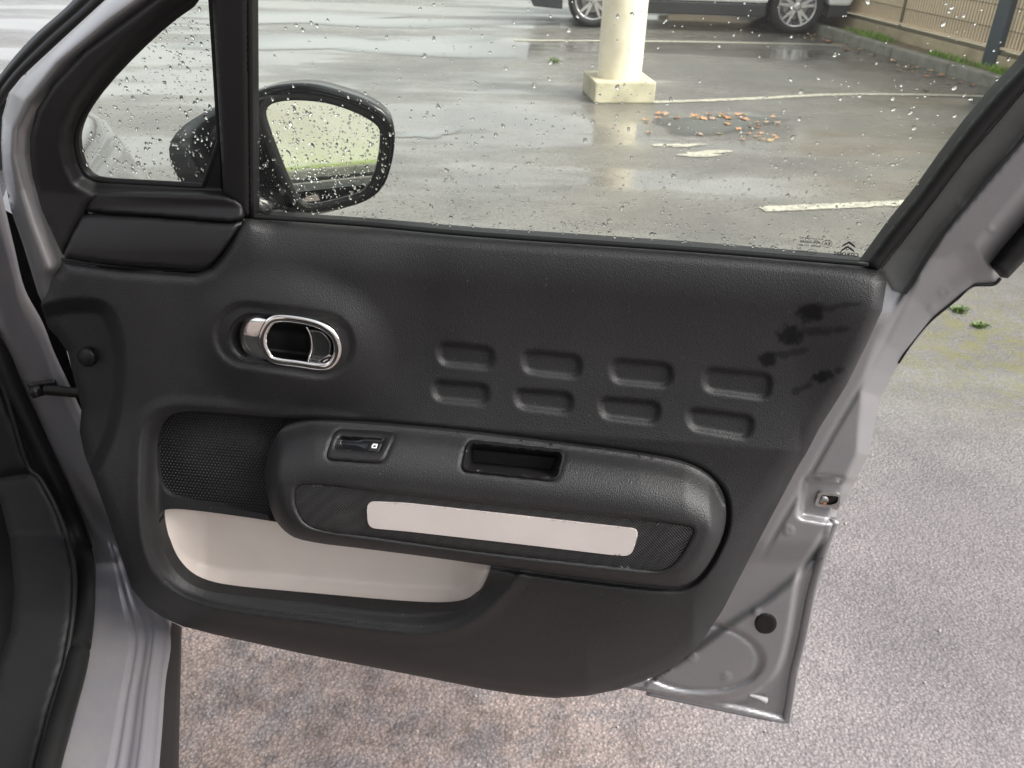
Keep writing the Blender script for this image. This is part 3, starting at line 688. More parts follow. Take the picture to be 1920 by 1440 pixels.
tube('belt_seal', hpts(spline([(462, 405), (680, 420), (900, 440), (1300, 468), (1628, 495)], 8), -.030), .0034, M_RUBBER, car)
SEAL = np.array([(1612, 500), (1618, 499), (1670, 428), (1725, 360), (1770, 297), (1819, 232), (1870, 172), (1920, 120), (2000, 10), (2045, -100), (2000, -195), (1900, -255), (1910, -285), (2035, -215), (2085, -100), (2030, 30), (1920, 168), (1855, 243), (1762, 362), (1646, 508)])
relief('window_seal', SEAL, lambda P, d: -.040+.014*np.sqrt(1-(1-np.clip(d/15, 0, 1))**2), M_RUBBER, car, step=6, skirt=.02)

# glass
GW = -.050
PANE = np.array([(455, -150), (640, -225), (850, -280), (1200, -315), (1600, -320), (1900, -285), (2040, -220), (2075, -100), (2030, 20), (1930, 150), (1850, 240), (1755, 365), (1645, 515), (1300, 495), (900, 470), (455, 430)])
pane = relief('window_pane', PANE, lambda P, d: np.full(len(P), GW), M_PANE, car, step=60); pane['label'] = 'rain spotted side window pane'
qpane = relief('quarter_window_pane', inset_poly(smooth(QGLASS, 1), -6), lambda P, d: np.full(len(P), GW), M_PANE, car, step=40); qpane['label'] = 'small rain spotted triangular front pane'
GU = EU; GV = np.cross(GN/np.linalg.norm(GN), EU); GV = GV if GV[2] > 0 else -GV; GO = -GN/np.linalg.norm(GN)
def drops(name, pts, rpx, parent, base, ax, ay, nrm, flat=.25):
    V = []; Fc = []; na = 10
    for p, r in zip(base, rpx):
        ph = random.random()*6.28; e2 = random.uniform(0, .3); e3 = random.uniform(0, .2); st = random.uniform(.75, 1.5); tilt = random.uniform(-.5, .5)
        k = len(V)
        for s, h in ((1.0, 0.0), (.86, .42), (.5, .85)):
            for i in range(na):
                th = 6.2832*i/na; q = r*s*(1+e2*math.cos(2*th+ph)+e3*math.cos(3*th+ph*2))
                a, b = q*math.cos(th), q*math.sin(th)*st
                V.append(p+ax*(a*math.cos(tilt)-b*math.sin(tilt))+ay*(a*math.sin(tilt)+b*math.cos(tilt))+nrm*h*r*flat)
        V.append(p+nrm*r*flat); t = k+3*na
        for i in range(na):
            j = (i+1) % na
            Fc += [(k+i, k+j, k+na+j, k+na+i), (k+na+i, k+na+j, k+2*na+j, k+2*na+i), (k+2*na+i, k+2*na+j, t)]
        Fc.append(tuple(k+i for i in range(na))[::-1])
    o = mesh(name, V, Fc, M_DROP, parent); fix_normals(o); o['kind'] = 'stuff'; return o
def scatter(poly, n, rmin, rmax, wfun, pw=3.0):
    P = []; R = []; mn, mx = poly.min(0), poly.max(0)
    while len(P) < n:
        q = np.random.uniform(mn, mx, (4000, 2)); q = q[sdf(poly, q) > 8]
        for a in q:
            if random.random() < wfun(a):
                P.append(a); R.append(rmin+(rmax-rmin)*random.random()**pw)
                if len(P) >= n: break
    return np.array(P), np.array(R)
def glass_drops(name, poly, n, rmin, rmax, wf, parent, pw=3.0):
    P, R = scatter(poly, n, rmin, rmax, wf, pw)
    base = door_pt(P[:, 0], P[:, 1], GW-.0006); R = R*np.linalg.norm(base-CAM, axis=1)/F
    return drops(name, P, R, parent, base, GU, GV, GO)
VIS = np.array([(476, -120), (1900, -150), (1980, 10), (1915, 112), (1819, 226), (1725, 354), (1615, 490), (1300, 464), (900, 436), (476, 400)])
glass_drops('raindrops', VIS, 700, 1.2, 4.2, lambda a: .5+.5*(a[1] > 150), pane)
glass_drops('raindrops', VIS, 1700, .75, 2.6, lambda a: np.clip((a[1]-130-.05*(a[0]-480))/260, .05, 1)**1.4, pane, 2.0)
glass_drops('raindrops', inset_poly(smooth(QGLASS, 1), 3), 480, 1.0, 3.7, lambda a: 1.0, qpane, 2.2)
# etched marks on the glass (they read from outside)
def glass_frame(px, py): return door_pt(px, py, GW+.0009)
def etched(name, body, cx, cy, width_px, bold=.012):
    cu = bpy.data.curves.new(name, 'FONT'); cu.body = body; cu.align_x = 'CENTER'; cu.align_y = 'CENTER'; cu.resolution_u = 2; cu.offset = bold
    tmp = bpy.data.objects.new(name, cu); COL.objects.link(tmp); bpy.context.view_layer.update()
    me = bpy.data.meshes.new_from_object(tmp.evaluated_get(bpy.context.evaluated_depsgraph_get()))
    bpy.data.objects.remove(tmp)
    xs = [v.co.x for v in me.vertices]; wd = max(xs)-min(xs)
    tgt = np.linalg.norm(glass_frame(cx+width_px/2, cy)-glass_frame(cx-width_px/2, cy)); k = tgt/wd
    c = glass_frame(cx, cy)
    for v in me.vertices: v.co = Vector(c - GU*v.co.x*k + GV*v.co.y*k)
    o = bpy.data.objects.new(name, me); COL.objects.link(o); me.materials.append(M_PRINT); put(o, pane); return o
etched('etched_lettering', 'CITRO\u00cbN', 1587, 477, 46, .03)
etched('etched_lettering', 'AGC AUTOMOTIVE', 1521.5, 447.5, 45); etched('etched_lettering', '43R-00048', 1519, 454, 38)
etched('etched_lettering', 'TRANSP. 70% MIN', 1518, 461, 46); etched('etched_lettering', '20?'.replace('?', '1'), 1498, 465.5, 8)
etched('etched_lettering', '6000342', 1503, 471, 20); etched('etched_lettering', 'CCC', 1522, 472, 10); etched('etched_lettering', 'E6', 1551, 457, 11)
for cx, cy, rx, ry in ((1551, 457, 9, 7), (1522, 472, 8.5, 5)):
    th = np.linspace(0, 2*math.pi, 24, endpoint=False)
    tube('etched_ring', glass_frame(cx+rx*np.cos(th), cy+ry*np.sin(th)), .0003, M_PRINT, pane, closed=True, n=5)
for dx, dy in ((0, 0), (-2, 8.5)):
    q = np.array([(1577.5, 463.5), (1580, 459), (1592, 452.3), (1602.5, 460), (1604.5, 465.5), (1591.5, 456.5)])+np.array([dx, dy])
    mesh('etched_chevron', glass_frame(q[:, 0], q[:, 1]), [(0, 1, 2, 5), (5, 2, 3, 4)], M_PRINT, pane, False)

# door mirror, outside the glass
mc = door_pt(612, 288, -.15); v_ = (mc-CAM)/np.linalg.norm(mc-CAM)
MT = np.array([.235, -.97, -.125]); MT /= np.linalg.norm(MT); MN = MT-v_; MN /= np.linalg.norm(MN)
HOUS = smooth([(470, 176), (515, 163), (574, 161), (630, 176), (690, 196), (728, 222), (739, 255), (735, 308), (720, 352), (690, 377), (640, 392), (594, 403), (560, 405), (470, 405), (400, 372), (345, 352), (325, 318), (315, 285), (320, 262), (345, 232), (400, 202)], 2)
MGL = smooth([(497, 208), (508, 193), (552, 187), (617, 193), (675, 214), (710, 236), (714, 255), (708, 310), (690, 352), (672, 364), (597, 383), (570, 384), (553, 357), (530, 305), (503, 232)], 2)
MRIM = smooth([(481, 205), (500, 180), (552, 174), (625, 182), (690, 205), (727, 232), (731, 258), (724, 312), (708, 360), (682, 380), (600, 398), (560, 400), (538, 365), (510, 305), (486, 235)], 2)
mirror = bpy.data.objects.new('door_mirror', None); COL.objects.link(mirror); put(mirror, car); mirror['label'] = 'black exterior door mirror reflecting a cream wall'
mp = lambda p, off=0.0: at_plane(p[:, 0], p[:, 1], mc+MN*off, MN)
def mloop(p, n=72):
    p = np.asarray(p); L = np.r_[0, np.cumsum(np.linalg.norm(np.roll(p, -1, 0)-p, axis=1))]; q = np.vstack([p, p[:1]]); s = np.linspace(0, L[-1], n, endpoint=False)
    return np.stack([np.interp(s, L, q[:, 0]), np.interp(s, L, q[:, 1])], 1)
def start(p):
    k = np.argmax(p[:, 0]); return np.roll(p, -k, 0)
Hs = mloop(start(HOUS)); Rm = mloop(start(MRIM)); Gl = mloop(start(MGL))
hb = door_pt(Hs[:, 0], Hs[:, 1], -.15); hc = hb.mean(0)
back = np.array([0.0, 1, 0.02])
rows = []
for t in np.linspace(0, 1, 9):
    k = math.cos(t*math.pi/2)**.6 if t < 1 else .02
    rows.append(hc+(hb-hc)*k+back*(.15*math.sin(t*math.pi/2)))
rimf = mp(Rm, .002)
rows = [rimf, .5*(rimf+hb)-EN*(-.004)*1.0, hb]+rows[1:]
sh = loft('mirror_housing', rows, M_GLOSSBLK, mirror, close=True)
loft('mirror_bezel', [mp(Gl, -.004), mp(Gl, .001), .55*mp(Gl, .004)+.45*mp(Rm, .004), mp(Rm, .002)], M_SOFT, mirror, close=True)
gm = mp(Gl, -.003); mg = mesh('mirror_glass', list(gm), [tuple(range(len(gm)))], M_MIRROR, mirror, False)
P, R = scatter(MGL, 260, .7, 2.2, lambda a: 1.0, 1.6)
b_ = mp(P, -.0026); MX = np.cross(MN, EZ); MX /= np.linalg.norm(MX); MY = np.cross(MX, MN)
drops('mirror_drops', P, R*np.linalg.norm(b_-CAM, axis=1)/F, mirror, b_, MX, MY, MN, .16)
armp = [door_pt(455, 392, -.05), door_pt(480, 385, -.10), door_pt(500, 370, -.16)]
tube('mirror_foot', spline(armp, 6), .035, M_GLOSSBLK, mirror, n=12, flat=.6)

# ---------------------------------------------------------------- car body round the opening
def Y_(pts, Y): p = np.asarray(pts, float); return at_y(p[:, 0], p[:, 1], np.broadcast_to(Y, (len(p),)))
AX = np.array([-math.sin(rad(16)), math.cos(rad(16)), 0]); LT = np.array([-math.cos(rad(16)), -math.sin(rad(16)), 0])   # forward, inward (left)
ZS = .36
def sill_pt(p, dz=0.0): p = np.asarray(p, float); return ground(p[:, 0], p[:, 1], ZS+dz)
L_edge = spline([(-60, 560), (-20, 610), (0, 640), (22, 689), (60, 771), (86, 835), (120, 899), (139, 940), (161, 985), (177, 1035), (180, 1102), (173, 1182), (168, 1230), (157, 1283), (133, 1372), (112, 1445), (80, 1540), (30, 1700)], 5)
R_edge = spline([(-10, 340), (4, 400), (22, 475), (41, 550), (75, 614), (97, 670), (120, 719), (140, 762), (165, 815), (200, 900), (240, 990), (285, 1080), (318, 1150), (322, 1190), (314, 1263), (308, 1350), (302, 1440), (296, 1540), (288, 1700)], 5)
n_ = min(len(L_edge), len(R_edge)); idx = np.linspace(0, len(L_edge)-1, n_).astype(int)
rows = []
for i in range(n_):
    l, r = L_edge[i], R_edge[i]; row = []
    for t in np.linspace(0, 1, 41):
        p = (l*(1-t)+r*t)[None]
        zs = sill_pt(p)[0]; yv = 1.27-.10*t
        q = at_y(p[:, 0], p[:, 1], np.array([yv]))[0]
        k = ss(930, 1110, p[0, 1]+0*t); pt = q*(1-k)+zs*k
        # pressed ridges run along the sill, a rolled edge borders the jamb
        h = -.006*ss(.50, .54, t)+.004*math.exp(-((t-.60)/.022)**2)+.004*ss(.68, .72, t)+.004*math.exp(-((t-.80)/.02)**2)-.004*ss(.86, .89, t)-.02*max(0, (t-.95)/.05)
        h2 = -.018*(max(0, (t-.80)/.2))**2+.006*math.exp(-((t-.12)/.1)**2)
        row.append(pt+EZ*h*k+np.array([.25, -.97, 0])*h2*(1-k))
    rows.append(row)
jamb = loft('door_sill', rows, M_PAINTD, car); jamb['label'] = 'grey painted hinge pillar and sill, dusty'
sk = [[(322, 1166), (311, 1263), (298, 1440), (292, 1540), (285, 1700)], [(338, 1174), (333, 1263), (322, 1440), (320, 1540), (315, 1700)], [(341, 1176), (339, 1263), (335, 1440), (334, 1540), (333, 1700)]]
rr_ = [sill_pt(spline(sk[0], 6), -.012), sill_pt(spline(sk[1], 6), -.03), sill_pt(spline(sk[2], 6), -.06)]; rr_.append(rr_[2]-EZ*.14+LT*.08)
loft('side_skirt', rr_, M_SOFT, car)['label'] = 'black plastic sill skirt'
# rubber door seal following the opening
SL = spline([(-30, 625), (0, 672), (22, 725), (60, 805), (88, 868), (112, 920), (139, 985), (157, 1045), (160, 1095), (156, 1172), (142, 1255), (116, 1345), (90, 1442), (50, 1600)], 6)
pts = []
for p in SL:
    k = ss(900, 1130, p[1]); q = at_y(p[None, 0], p[None, 1], np.array([1.24]))[0]; z = ground(p[None, 0], p[None, 1], ZS+.012)[0]; pts.append(q*(1-k)+z*k)
tube('door_seal', np.array(pts), .0165, M_RUBBER, car, n=12)
# kick panels inside the footwell
def kick(name, poly, Yv, mat):
    o = relief(name, poly, lambda P, d: .0*P[:, 0]+.006*np.sqrt(1-(1-np.clip(d/10, 0, 1))**2), mat, car, step=10, mapper=lambda x, y, w: at_y(x, y, Yv(y)-w)); return o
kick('kick_trim', rquad([(-140, 640), (-60, 650), (0, 742), (24, 800), (54, 880), (0, 892), (-140, 900)], 6, 3), lambda y: 1.23-.0001*(y-700), M_DARK)
kick('footwell_trim', np.array([(-140, 905), (0, 896), (62, 886), (76, 900), (105, 955), (129, 1021), (139, 1086), (135, 1162), (121, 1243), (97, 1323), (68, 1440), (40, 1560), (-60, 1700), (-140, 1600), (-60, 1500), (-10, 1260), (20, 1180), (27, 1102), (18, 1010), (0, 940), (-100, 915)]), lambda y: np.interp(y, [880, 1000, 1150, 1300, 1440, 1700], [1.21, 1.16, 1.02, .90, .80, .62]), M_DARK)
tube('trim_edge', np.array([at_y(np.array([x]), np.array([y]), np.array([np.interp(y, [700, 880, 1000, 1150, 1300, 1440], [1.23, 1.205, 1.155, 1.015, .895, .795])]))[0] for x, y in spline([(-20, 660), (0, 705), (22, 775), (52, 872), (76, 897), (106, 953), (130, 1021), (140, 1086), (136, 1162), (122, 1243), (98, 1323), (69, 1440)], 5)]), .004, M_RUBBER, car)
relief('pillar_plug', capsule((3, 500), (5, 502), 20), lambda P, d: .003*np.clip(d/4, 0, 1), M_RUBBER, jamb, step=5, mapper=lambda x, y, w: at_y(x, y, 1.235-w))
relief('hinge_gap_shade', np.array([(-80, 130), (14, 170), (8, 230), (10, 320), (32, 400), (75, 540), (120, 640), (165, 800), (230, 960), (100, 960), (0, 700), (-80, 600)]), lambda P, d: 0*d, M_VOID, car, step=30, mapper=lambda x, y, w: at_y(x, y, np.full(np.shape(x), 1.335)))  # flat dark sheet, its colour standing in for shade in the hinge gap
# door check strap
cs = bpy.data.objects.new('check_strap', None); COL.objects.link(cs); put(cs, car)
relief('strap_bracket', rquad([(47, 712), (58, 716), (104, 711), (112, 742), (84, 741), (62, 748)], 3, 3), lambda P, d: .004*np.clip(d/4, 0, 1), M_OIL, cs, step=5, mapper=lambda x, y, w: at_y(x, y, 1.185-w))
tube('strap_arm', Y_(spline([(84, 731), (110, 733), (142, 736), (170, 738)], 5), 1.165), .010, M_OIL, cs, n=8, flat=.6)
tube('strap_bolt', Y_([(66, 733), (66.5, 733.5)], np.array([1.175, 1.160])), .011, M_OIL, cs, n=6)
# lower windscreen pillar seen over the front edge of the door
PO = spline([(210, -90), (137, 0), (60, 70), (0, 140), (-60, 230)], 6); PI = spline([(290, -90), (205, 0), (110, 85), (30, 160), (-20, 240)], 6)
rows = [Y_(PO, 1.36)]
for t in (.12, .3, .42, .5, .62, .8, 1.0):
    h = {.12: .012, .3: .016, .42: .004, .5: .012, .62: .014, .8: .004, 1.0: -.02}[t]
    rows.append(Y_(PO*(1-t)+PI*t, 1.36-h-.05*t))
loft('windscreen_pillar', rows, M_RUBBER, car)
# front wing and bonnet, seen through the small pane
hp = np.array([HINGE[0], HINGE[1], 0])+AX*.02+LT*.01
rows = []
for s in np.linspace(.16, 1.75, 34):
    zc = np.interp(s, [.1, .5, .8, .93, 1.09, 1.27, 1.51, 1.75], [1.03, 1.045, 1.04, 1.005, .92, .81, .67, .40]); inn = .3*max(0, s-1.2)**1.5; row = []
    for a, z in ((.03, .30), (.0, .55), (-.005, zc-.16), (.0, zc-.07), (.018, zc-.025), (.05, zc), (.085, zc+.006), (.105, zc-.004), (.13, zc+.004), (.2, zc+.016), (.3, zc+.03), (.5, zc+.045), (.8, zc+.05), (1.3, zc+.03), (1.55, zc-.1), (1.62, .5), (1.62, .3)):
        row.append(hp+AX*s+LT*(a+(inn if a < .8 else -inn))+EZ*min(z, zc+.06))
    rows.append(row)
WETP = simple('wet_grey_paint', (.10, .10, .105), .12, .3, vary=.05, coat=1.0, rvary=.02)
wing = loft('front_wing', rows, WETP, car); wing['label'] = 'wet front wing and bonnet seen through the small pane'
# the rest of the shell beside the camera: floor, roof edge, rear flank
def car_box(name, s0, s1, a0, a1, z0, z1, mat, bev=.03):
    M = Matrix(((AX[0], LT[0], 0, hp[0]), (AX[1], LT[1], 0, hp[1]), (0, 0, 1, 0), (0, 0, 0, 1)))
    return box(name, (s0, a0, z0), (s1, a1, z1), mat, car, bev, M)
car_box('cabin_floor', -2.2, .6, .10, 1.5, .20, .28, M_VOID)
car_box('bulkhead', .60, .66, .16, 1.5, .25, .95, M_VOID)
car_box('dashboard', .36, .6, .3, 1.5, .72, .97, M_DARK, .06)
car_box('seat_cushion', -1.25, -.65, .30, .80, .38, .58, M_VOID, .07)
car_box('seat_back', -1.45, -1.22, .30, .80, .45, 1.12, M_VOID, .07)
car_box('rear_flank', -3.1, -1.15, .02, .22, .22, .95, M_PAINT, .05)
car_box('roof', -2.9, -.45, .28, 1.35, 1.43, 1.48, M_PAINT, .02)

# ================================================================ CAR PARK BEYOND
def worn_line():
    m, t, b = nodes('worn_white_paint'); tc = N(t, 'ShaderNodeTexCoord')
    n1 = N(t, 'ShaderNodeTexNoise', Scale=26.0, Detail=6.0, Roughness=.75); t.links.new(tc.outputs['Object'], n1.inputs['Vector'])
    r = ramp(t, n1.outputs['Fac'], [(.40, (.17, .165, .155)), (.53, (.38, .365, .30)), (.7, (.50, .48, .40))]); t.links.new(r.outputs[0], b.inputs['Base Color']); b.inputs['Roughness'].default_value = .5
    return m
M_LINE = worn_line()
M_CREAMW = simple('cream_render', (.74, .67, .52), .8, vary=.14, vscale=5, bump=.2, bscale=80)
M_CONC = simple('stained_concrete', (.44, .41, .30), .85, vary=.28, vscale=5, bump=.3, bscale=120)
M_KERB = simple('old_kerb_concrete', (.22, .215, .18), .8, vary=.3, vscale=8, bump=.4, bscale=120)
M_SLAT = simple('beige_slat', (.74, .60, .42), .6, vary=.12, vscale=3)
M_RAIL = simple('dark_rail', (.16, .14, .09), .6)
M_POST = simple('slate_blue_post', (.045, .062, .075), .45)
M_PLINTH = simple('beige_base_wall', (.42, .35, .23), .85, vary=.2, vscale=4)
M_WATER = simple('puddle_water', (.17, .175, .17), .03, vary=.1, rvary=.01)
M_EARTH = simple('leaf_litter', (.16, .12, .07), .9, vary=.4, vscale=30, bump=.6, bscale=60)

def strip(name, pts, width, z, mat, jag=.0, fade=None):
    G = ground(np.array([p[0] for p in pts]), np.array([p[1] for p in pts])); G = spline(G, 14); V = []; Fc = []
    for i, p in enumerate(G):
        t = G[min(i+1, len(G)-1)]-G[max(i-1, 0)]; t /= np.linalg.norm(t); s = np.array([-t[1], t[0], 0])
        wl = width*.5*(1+random.uniform(-jag, jag)); wr = width*.5*(1+random.uniform(-jag, jag))
        V += [p+s*wl+EZ*z, p-s*wr+EZ*z]
        if i: Fc.append((2*i-2, 2*i-1, 2*i+1, 2*i))
    o = mesh(name, V, Fc, mat, None, False); return tag(o, kind='structure')
strip('parking_line', [(965, 76), (1240, 78), (1500, 83), (1590, 87)], .105, .004, M_LINE, .12)
strip('parking_line', [(1225, 192), (1400, 186), (1560, 178), (1720, 178), (1870, 182)], .085, .004, M_LINE, .14)
strip('parking_line', [(1428, 393), (1570, 387), (1700, 381), (1800, 378)], .085, .004, M_LINE, .14)
def blob(name, cx, cy, rx, ry, z, mat, seed, n=48, kind='structure', amp=.35):
    rs = random.Random(seed); ph = [rs.random()*6.28 for _ in range(6)]; V = []
    for i in range(n):
        th = 6.2832*i/n; k = 1+sum(amp/(j+1.4)*math.sin((j+2)*th+ph[j]) for j in range(6)); V.append((cx+rx*k*math.cos(th), cy+ry*k*math.sin(th)))
    V = np.array(V); G = ground(V[:, 0], V[:, 1], z); c = G.mean(0)
    o = mesh(name, list(G)+[c], [(i, (i+1) % n, n) for i in range(n)], mat, None, False); return tag(o, kind=kind)
blob('paint_patch', 1272, 272, 34, 4, .004, M_LINE, 3, amp=.5); blob('paint_patch', 1318, 288, 46, 5, .004, M_LINE, 5, amp=.5)
def film_material():
    m, t, b = nodes('puddle_film'); out = t.nodes['Material Output']
    b.inputs['Base Color'].default_value = (.14, .145, .14, 1); b.inputs['Roughness'].default_value = .03
    at = N(t, 'ShaderNodeAttribute', attribute_name='film'); tr = N(t, 'ShaderNodeBsdfTransparent'); mx = N(t, 'ShaderNodeMixShader')
    t.links.new(at.outputs['Fac'], mx.inputs[0]); t.links.new(tr.outputs[0], mx.inputs[1]); t.links.new(b.outputs[0], mx.inputs[2]); t.links.new(mx.outputs[0], out.inputs['Surface'])
    return m
M_FILM = film_material()
def puddle(cx, cy, rx, ry, seed, amp):
    rs = random.Random(seed); ph = [rs.random()*6.28 for _ in range(6)]; V = []; A = []; n = 64; Fc = []
    for k_, f_ in ((0.0, 1.0), (.45, 1.0), (.8, .75), (1.0, 0.0)):
        for i in range(n):
            th = 6.2832*i/n; k = k_*(1+sum(amp/(j+1.4)*math.sin((j+2)*th+ph[j]) for j in range(6))); V.append((cx+rx*k*math.cos(th), cy+ry*k*math.sin(th))); A.append(f_)
    V = np.array(V); G = ground(V[:, 0], V[:, 1], .004)
    for r in range(3): Fc += [(r*n+i, r*n+(i+1) % n, (r+1)*n+(i+1) % n, (r+1)*n+i) for i in range(n)]
    o = mesh('puddle', G, Fc, M_FILM, None); a_ = o.data.attributes.new('film', 'FLOAT', 'POINT'); a_.data.foreach_set('value', A); tag(o, kind='structure')
puddle(1345, 232, 112, 22, 11, .3); puddle(800, 250, 60, 9, 12, .4); puddle(700, 84, 310, 22, 14, .45); puddle(600, 36, 340, 14, 15, .45)

# concrete column on its plinth
G1, G2, G3 = ground(1074, 176), ground(1114, 194), ground(1227, 194)
a = G3-G2; b = G1-G2; b = b-a*np.dot(a, b)/np.dot(a, a); b = b/np.linalg.norm(b)*np.linalg.norm(a)
cc = G2+.5*(a+b); la = np.linalg.norm(a)
column = thing('column', 'round cream concrete column on a square plinth in the car park', 'column', tuple(cc))
d_ = rays(1118, 154); dd = np.linalg.norm(G2[:2]); hz = CAM_H+d_[2]*dd/np.linalg.norm(d_[:2])
Mx = Matrix(((a[0]/la, b[0]/la, 0, cc[0]), (a[1]/la, b[1]/la, 0, cc[1]), (0, 0, 1, 0), (0, 0, 0, 1)))
box('plinth', (-la/2, -la/2, 0), (la/2, la/2, hz), M_CONC, column, .012, Mx)
rc = 41*np.linalg.norm(cc-CAM)*.93/F
th = np.linspace(0, 2*math.pi, 40, endpoint=False)
loft('shaft', [[cc+EZ*(hz-.002+z)+rc*k*np.array([math.cos(t), math.sin(t), 0]) for t in th] for z, k in ((0, 1.0), (1, 1.0), (2.7, 1.0))], M_CREAMW, column, close=True)

# parked white car: only its lower flank shows
W1, W2 = ground(1487, 65), ground(1110, 52)
wb = float(np.linalg.norm(W1-W2)); ex = (W1-W2)/wb; ey = np.array([-ex[1], ex[0], 0]); ey = ey if ey[1] > 0 else -ey
CM = Matrix(((ex[0], ey[0], 0, W1[0]), (ex[1], ey[1], 0, W1[1]), (0, 0, 1, 0), (0, 0, 0, 1)))
CMn = np.array(CM)
def cl(x, y, z): return CMn[:3, :3] @ np.array([x, y, z])+CMn[:3, 3]
white = thing('parked_car', 'white car with silver alloy wheels parked behind the column', 'car', tuple(cl(-wb/2, .8, 0)))
M_WHITE = simple('white_car_paint', (.78, .78, .78), .25, vary=.02, coat=.5); M_CLAD = simple('dark_cladding', (.03, .032, .036), .45)
M_TYRE = simple('tyre_rubber', (.018, .018, .018), .8, bump=.2, bscale=150); M_ALLOY = simple('alloy_silver', (.62, .62, .64), .28, .85, vary=.05); M_GLASSD = simple('dark_car_glass', (.02, .025, .03), .08)
RW = .315
def arch(xc, r, n=14): return [(xc+r*math.cos(t), RW+r*math.sin(t)) for t in np.linspace(math.pi, 0, n)]
def extrude(name, prof, y0, y1, mat, parent, bev=.0):
    n = len(prof); V = [cl(x, y0, z) for x, z in prof]+[cl(x, y1, z) for x, z in prof]
    Fc = [tuple(range(n))[::-1], tuple(range(n, 2*n))]+[(i, (i+1) % n, n+(i+1) % n, n+i) for i in range(n)]
    o = mesh(name, V, Fc, mat, parent, False); fix_normals(o)
    if bev:
        md = o.modifiers.new('bevel', 'BEVEL'); md.width = bev; md.segments = 2; md.limit_method = 'ANGLE'; md.angle_limit = rad(25)
    return o
R2 = RW+.055
body = [(-wb-.80, .34), (-wb-R2, .34)]+arch(-wb, R2)[1:-1]+[(-wb+R2, .34), (-R2, .34)]+arch(0, R2)[1:-1]+[(R2, .34), (.62, .34), (.70, .5), (.70, .85), (.55, 1.0), (.30, 1.42), (-.3, 1.52), (-1.2, 1.52), (-1.75, 1.36), (-2.25, 1.0), (-wb-.6, .86), (-wb-.8, .62)]
extrude('body', body, 0.0, 1.72, M_WHITE, white, .03)
clad = [(-wb+R2+.01, .19), (-R2-.01, .19), (-R2-.01, .335), (-wb+R2+.01, .335)]
extrude('sill_cladding', clad, -.006, 1.726, M_CLAD, white, .012)
extrude('bumper', [(R2+.01, .20), (.58, .22), (.66, .335), (R2+.01, .335)], .02, 1.70, M_CLAD, white, .012)
extrude('bumper', [(-wb-.74, .22), (-wb-R2-.01, .20), (-wb-R2-.01, .335), (-wb-.8, .335)], .02, 1.70, M_CLAD, white, .012)
extrude('side_window', [(-2.0, 1.0), (.30, 1.02), (.18, 1.36), (-.3, 1.44), (-1.2, 1.44), (-1.6, 1.32)], -.004, -.002, M_GLASSD, white)
extrude('underside', [(-wb+.1, .20), (-.1, .20), (-.1, .34), (-wb+.1, .34)], .25, 1.5, M_VOID, white)
def wheel(xc, y):
    w = bpy.data.objects.new('wheel', None); COL.objects.link(w); put(w, white)
    def ringrow(r, yy, n=36): return [cl(xc+r*math.cos(t), y+yy, RW+r*math.sin(t)) for t in np.linspace(0, 2*math.pi, n, endpoint=False)]
    loft('tyre', [ringrow(r, yy) for r, yy in ((.225, .03), (.232, .0), (.262, -.012), (.295, -.004), (RW, .022), (RW, .17), (.29, .2), (.22, .2))], M_TYRE, w, close=True)
    loft('rim', [ringrow(r, yy) for r, yy in ((.232, .005), (.222, -.002), (.212, .012), (.205, .06), (.19, .12), (.02, .13))], M_ALLOY, w, close=True)
    V = []; Fc = []
    for k in range(5):
        for off in (-.2, .2):
            a0 = 6.2832*k/5+.3; p0 = np.array([math.cos(a0+off*.55), math.sin(a0+off*.55)])*.035; p1 = np.array([math.cos(a0+off), math.sin(a0+off)])*.215
            t = (p1-p0)/np.linalg.norm(p1-p0); s = np.array([-t[1], t[0]]); i = len(V)
            for p, hw_, yy in ((p0, .020, .008), (p1, .014, .002)):
                for sg in (-1, 1):
                    for dy in (0, .03): V.append(cl(xc+p[0]+s[0]*hw_*sg, y+yy+dy, RW+p[1]+s[1]*hw_*sg))
            Fc += [(i, i+2, i+6, i+4), (i, i+4, i+5, i+1), (i+2, i+3, i+7, i+6), (i+1, i+5, i+7, i+3)]
    mesh('spokes', V, Fc, M_ALLOY, w, False)
    hubr = [ringrow(r, yy, 16) for r, yy in ((.05, .02), (.048, .0), (.03, -.004), (.002, -.004))]; loft('hub_cap', hubr, M_ALLOY, w, close=True)
    loft('brake_disc', [ringrow(r, yy) for r, yy in ((.15, .10), (.04, .10))], M_STEEL, w, close=True)
for xc in (0, -wb): wheel(xc, .02)
for xc in (0, -wb): wheel(xc, 1.50)

# kerb, planting strip and slatted fence on the right
K1, K2 = ground(1507, 57), ground(1875, 171)
kl = np.linalg.norm(K2-K1); kd = (K2-K1)/kl; kn = np.array([-kd[1], kd[0], 0]); kn = kn if kn[0] > 0 else -kn
FM = Matrix(((kd[0], kn[0], 0, K1[0]), (kd[1], kn[1], 0, K1[1]), (0, 0, 1, 0), (0, 0, 0, 1))); FMn = np.array(FM)
def fl(s, q, z): return FMn[:3, :3] @ np.array([s, q, z])+FMn[:3, 3]
S0, S1 = -7.0, kl+3.5
kerb = bpy.data.objects.new('kerb', None); COL.objects.link(kerb); tag(kerb, kind='structure')
s = S0
while s < S1:
    box('kerb_stone', (s+.006, 0, -.05), (s+.994, .13+random.uniform(-.004, .004), .105+random.uniform(-.006, .006)), M_KERB, kerb, .014, FM); s += 1.0
tag(box('planting_strip', (S0, .131, -.05), (S1, .40, .085), M_EARTH, None, 0, FM), kind='structure')
lw = thing('low_wall', 'low beige concrete base wall under the slatted fence', 'wall', tuple(fl(kl/2, .47, 0))); box('wall_block', (S0, .40, 0), (S1, .54, .20), M_PLINTH, lw, .01, FM)
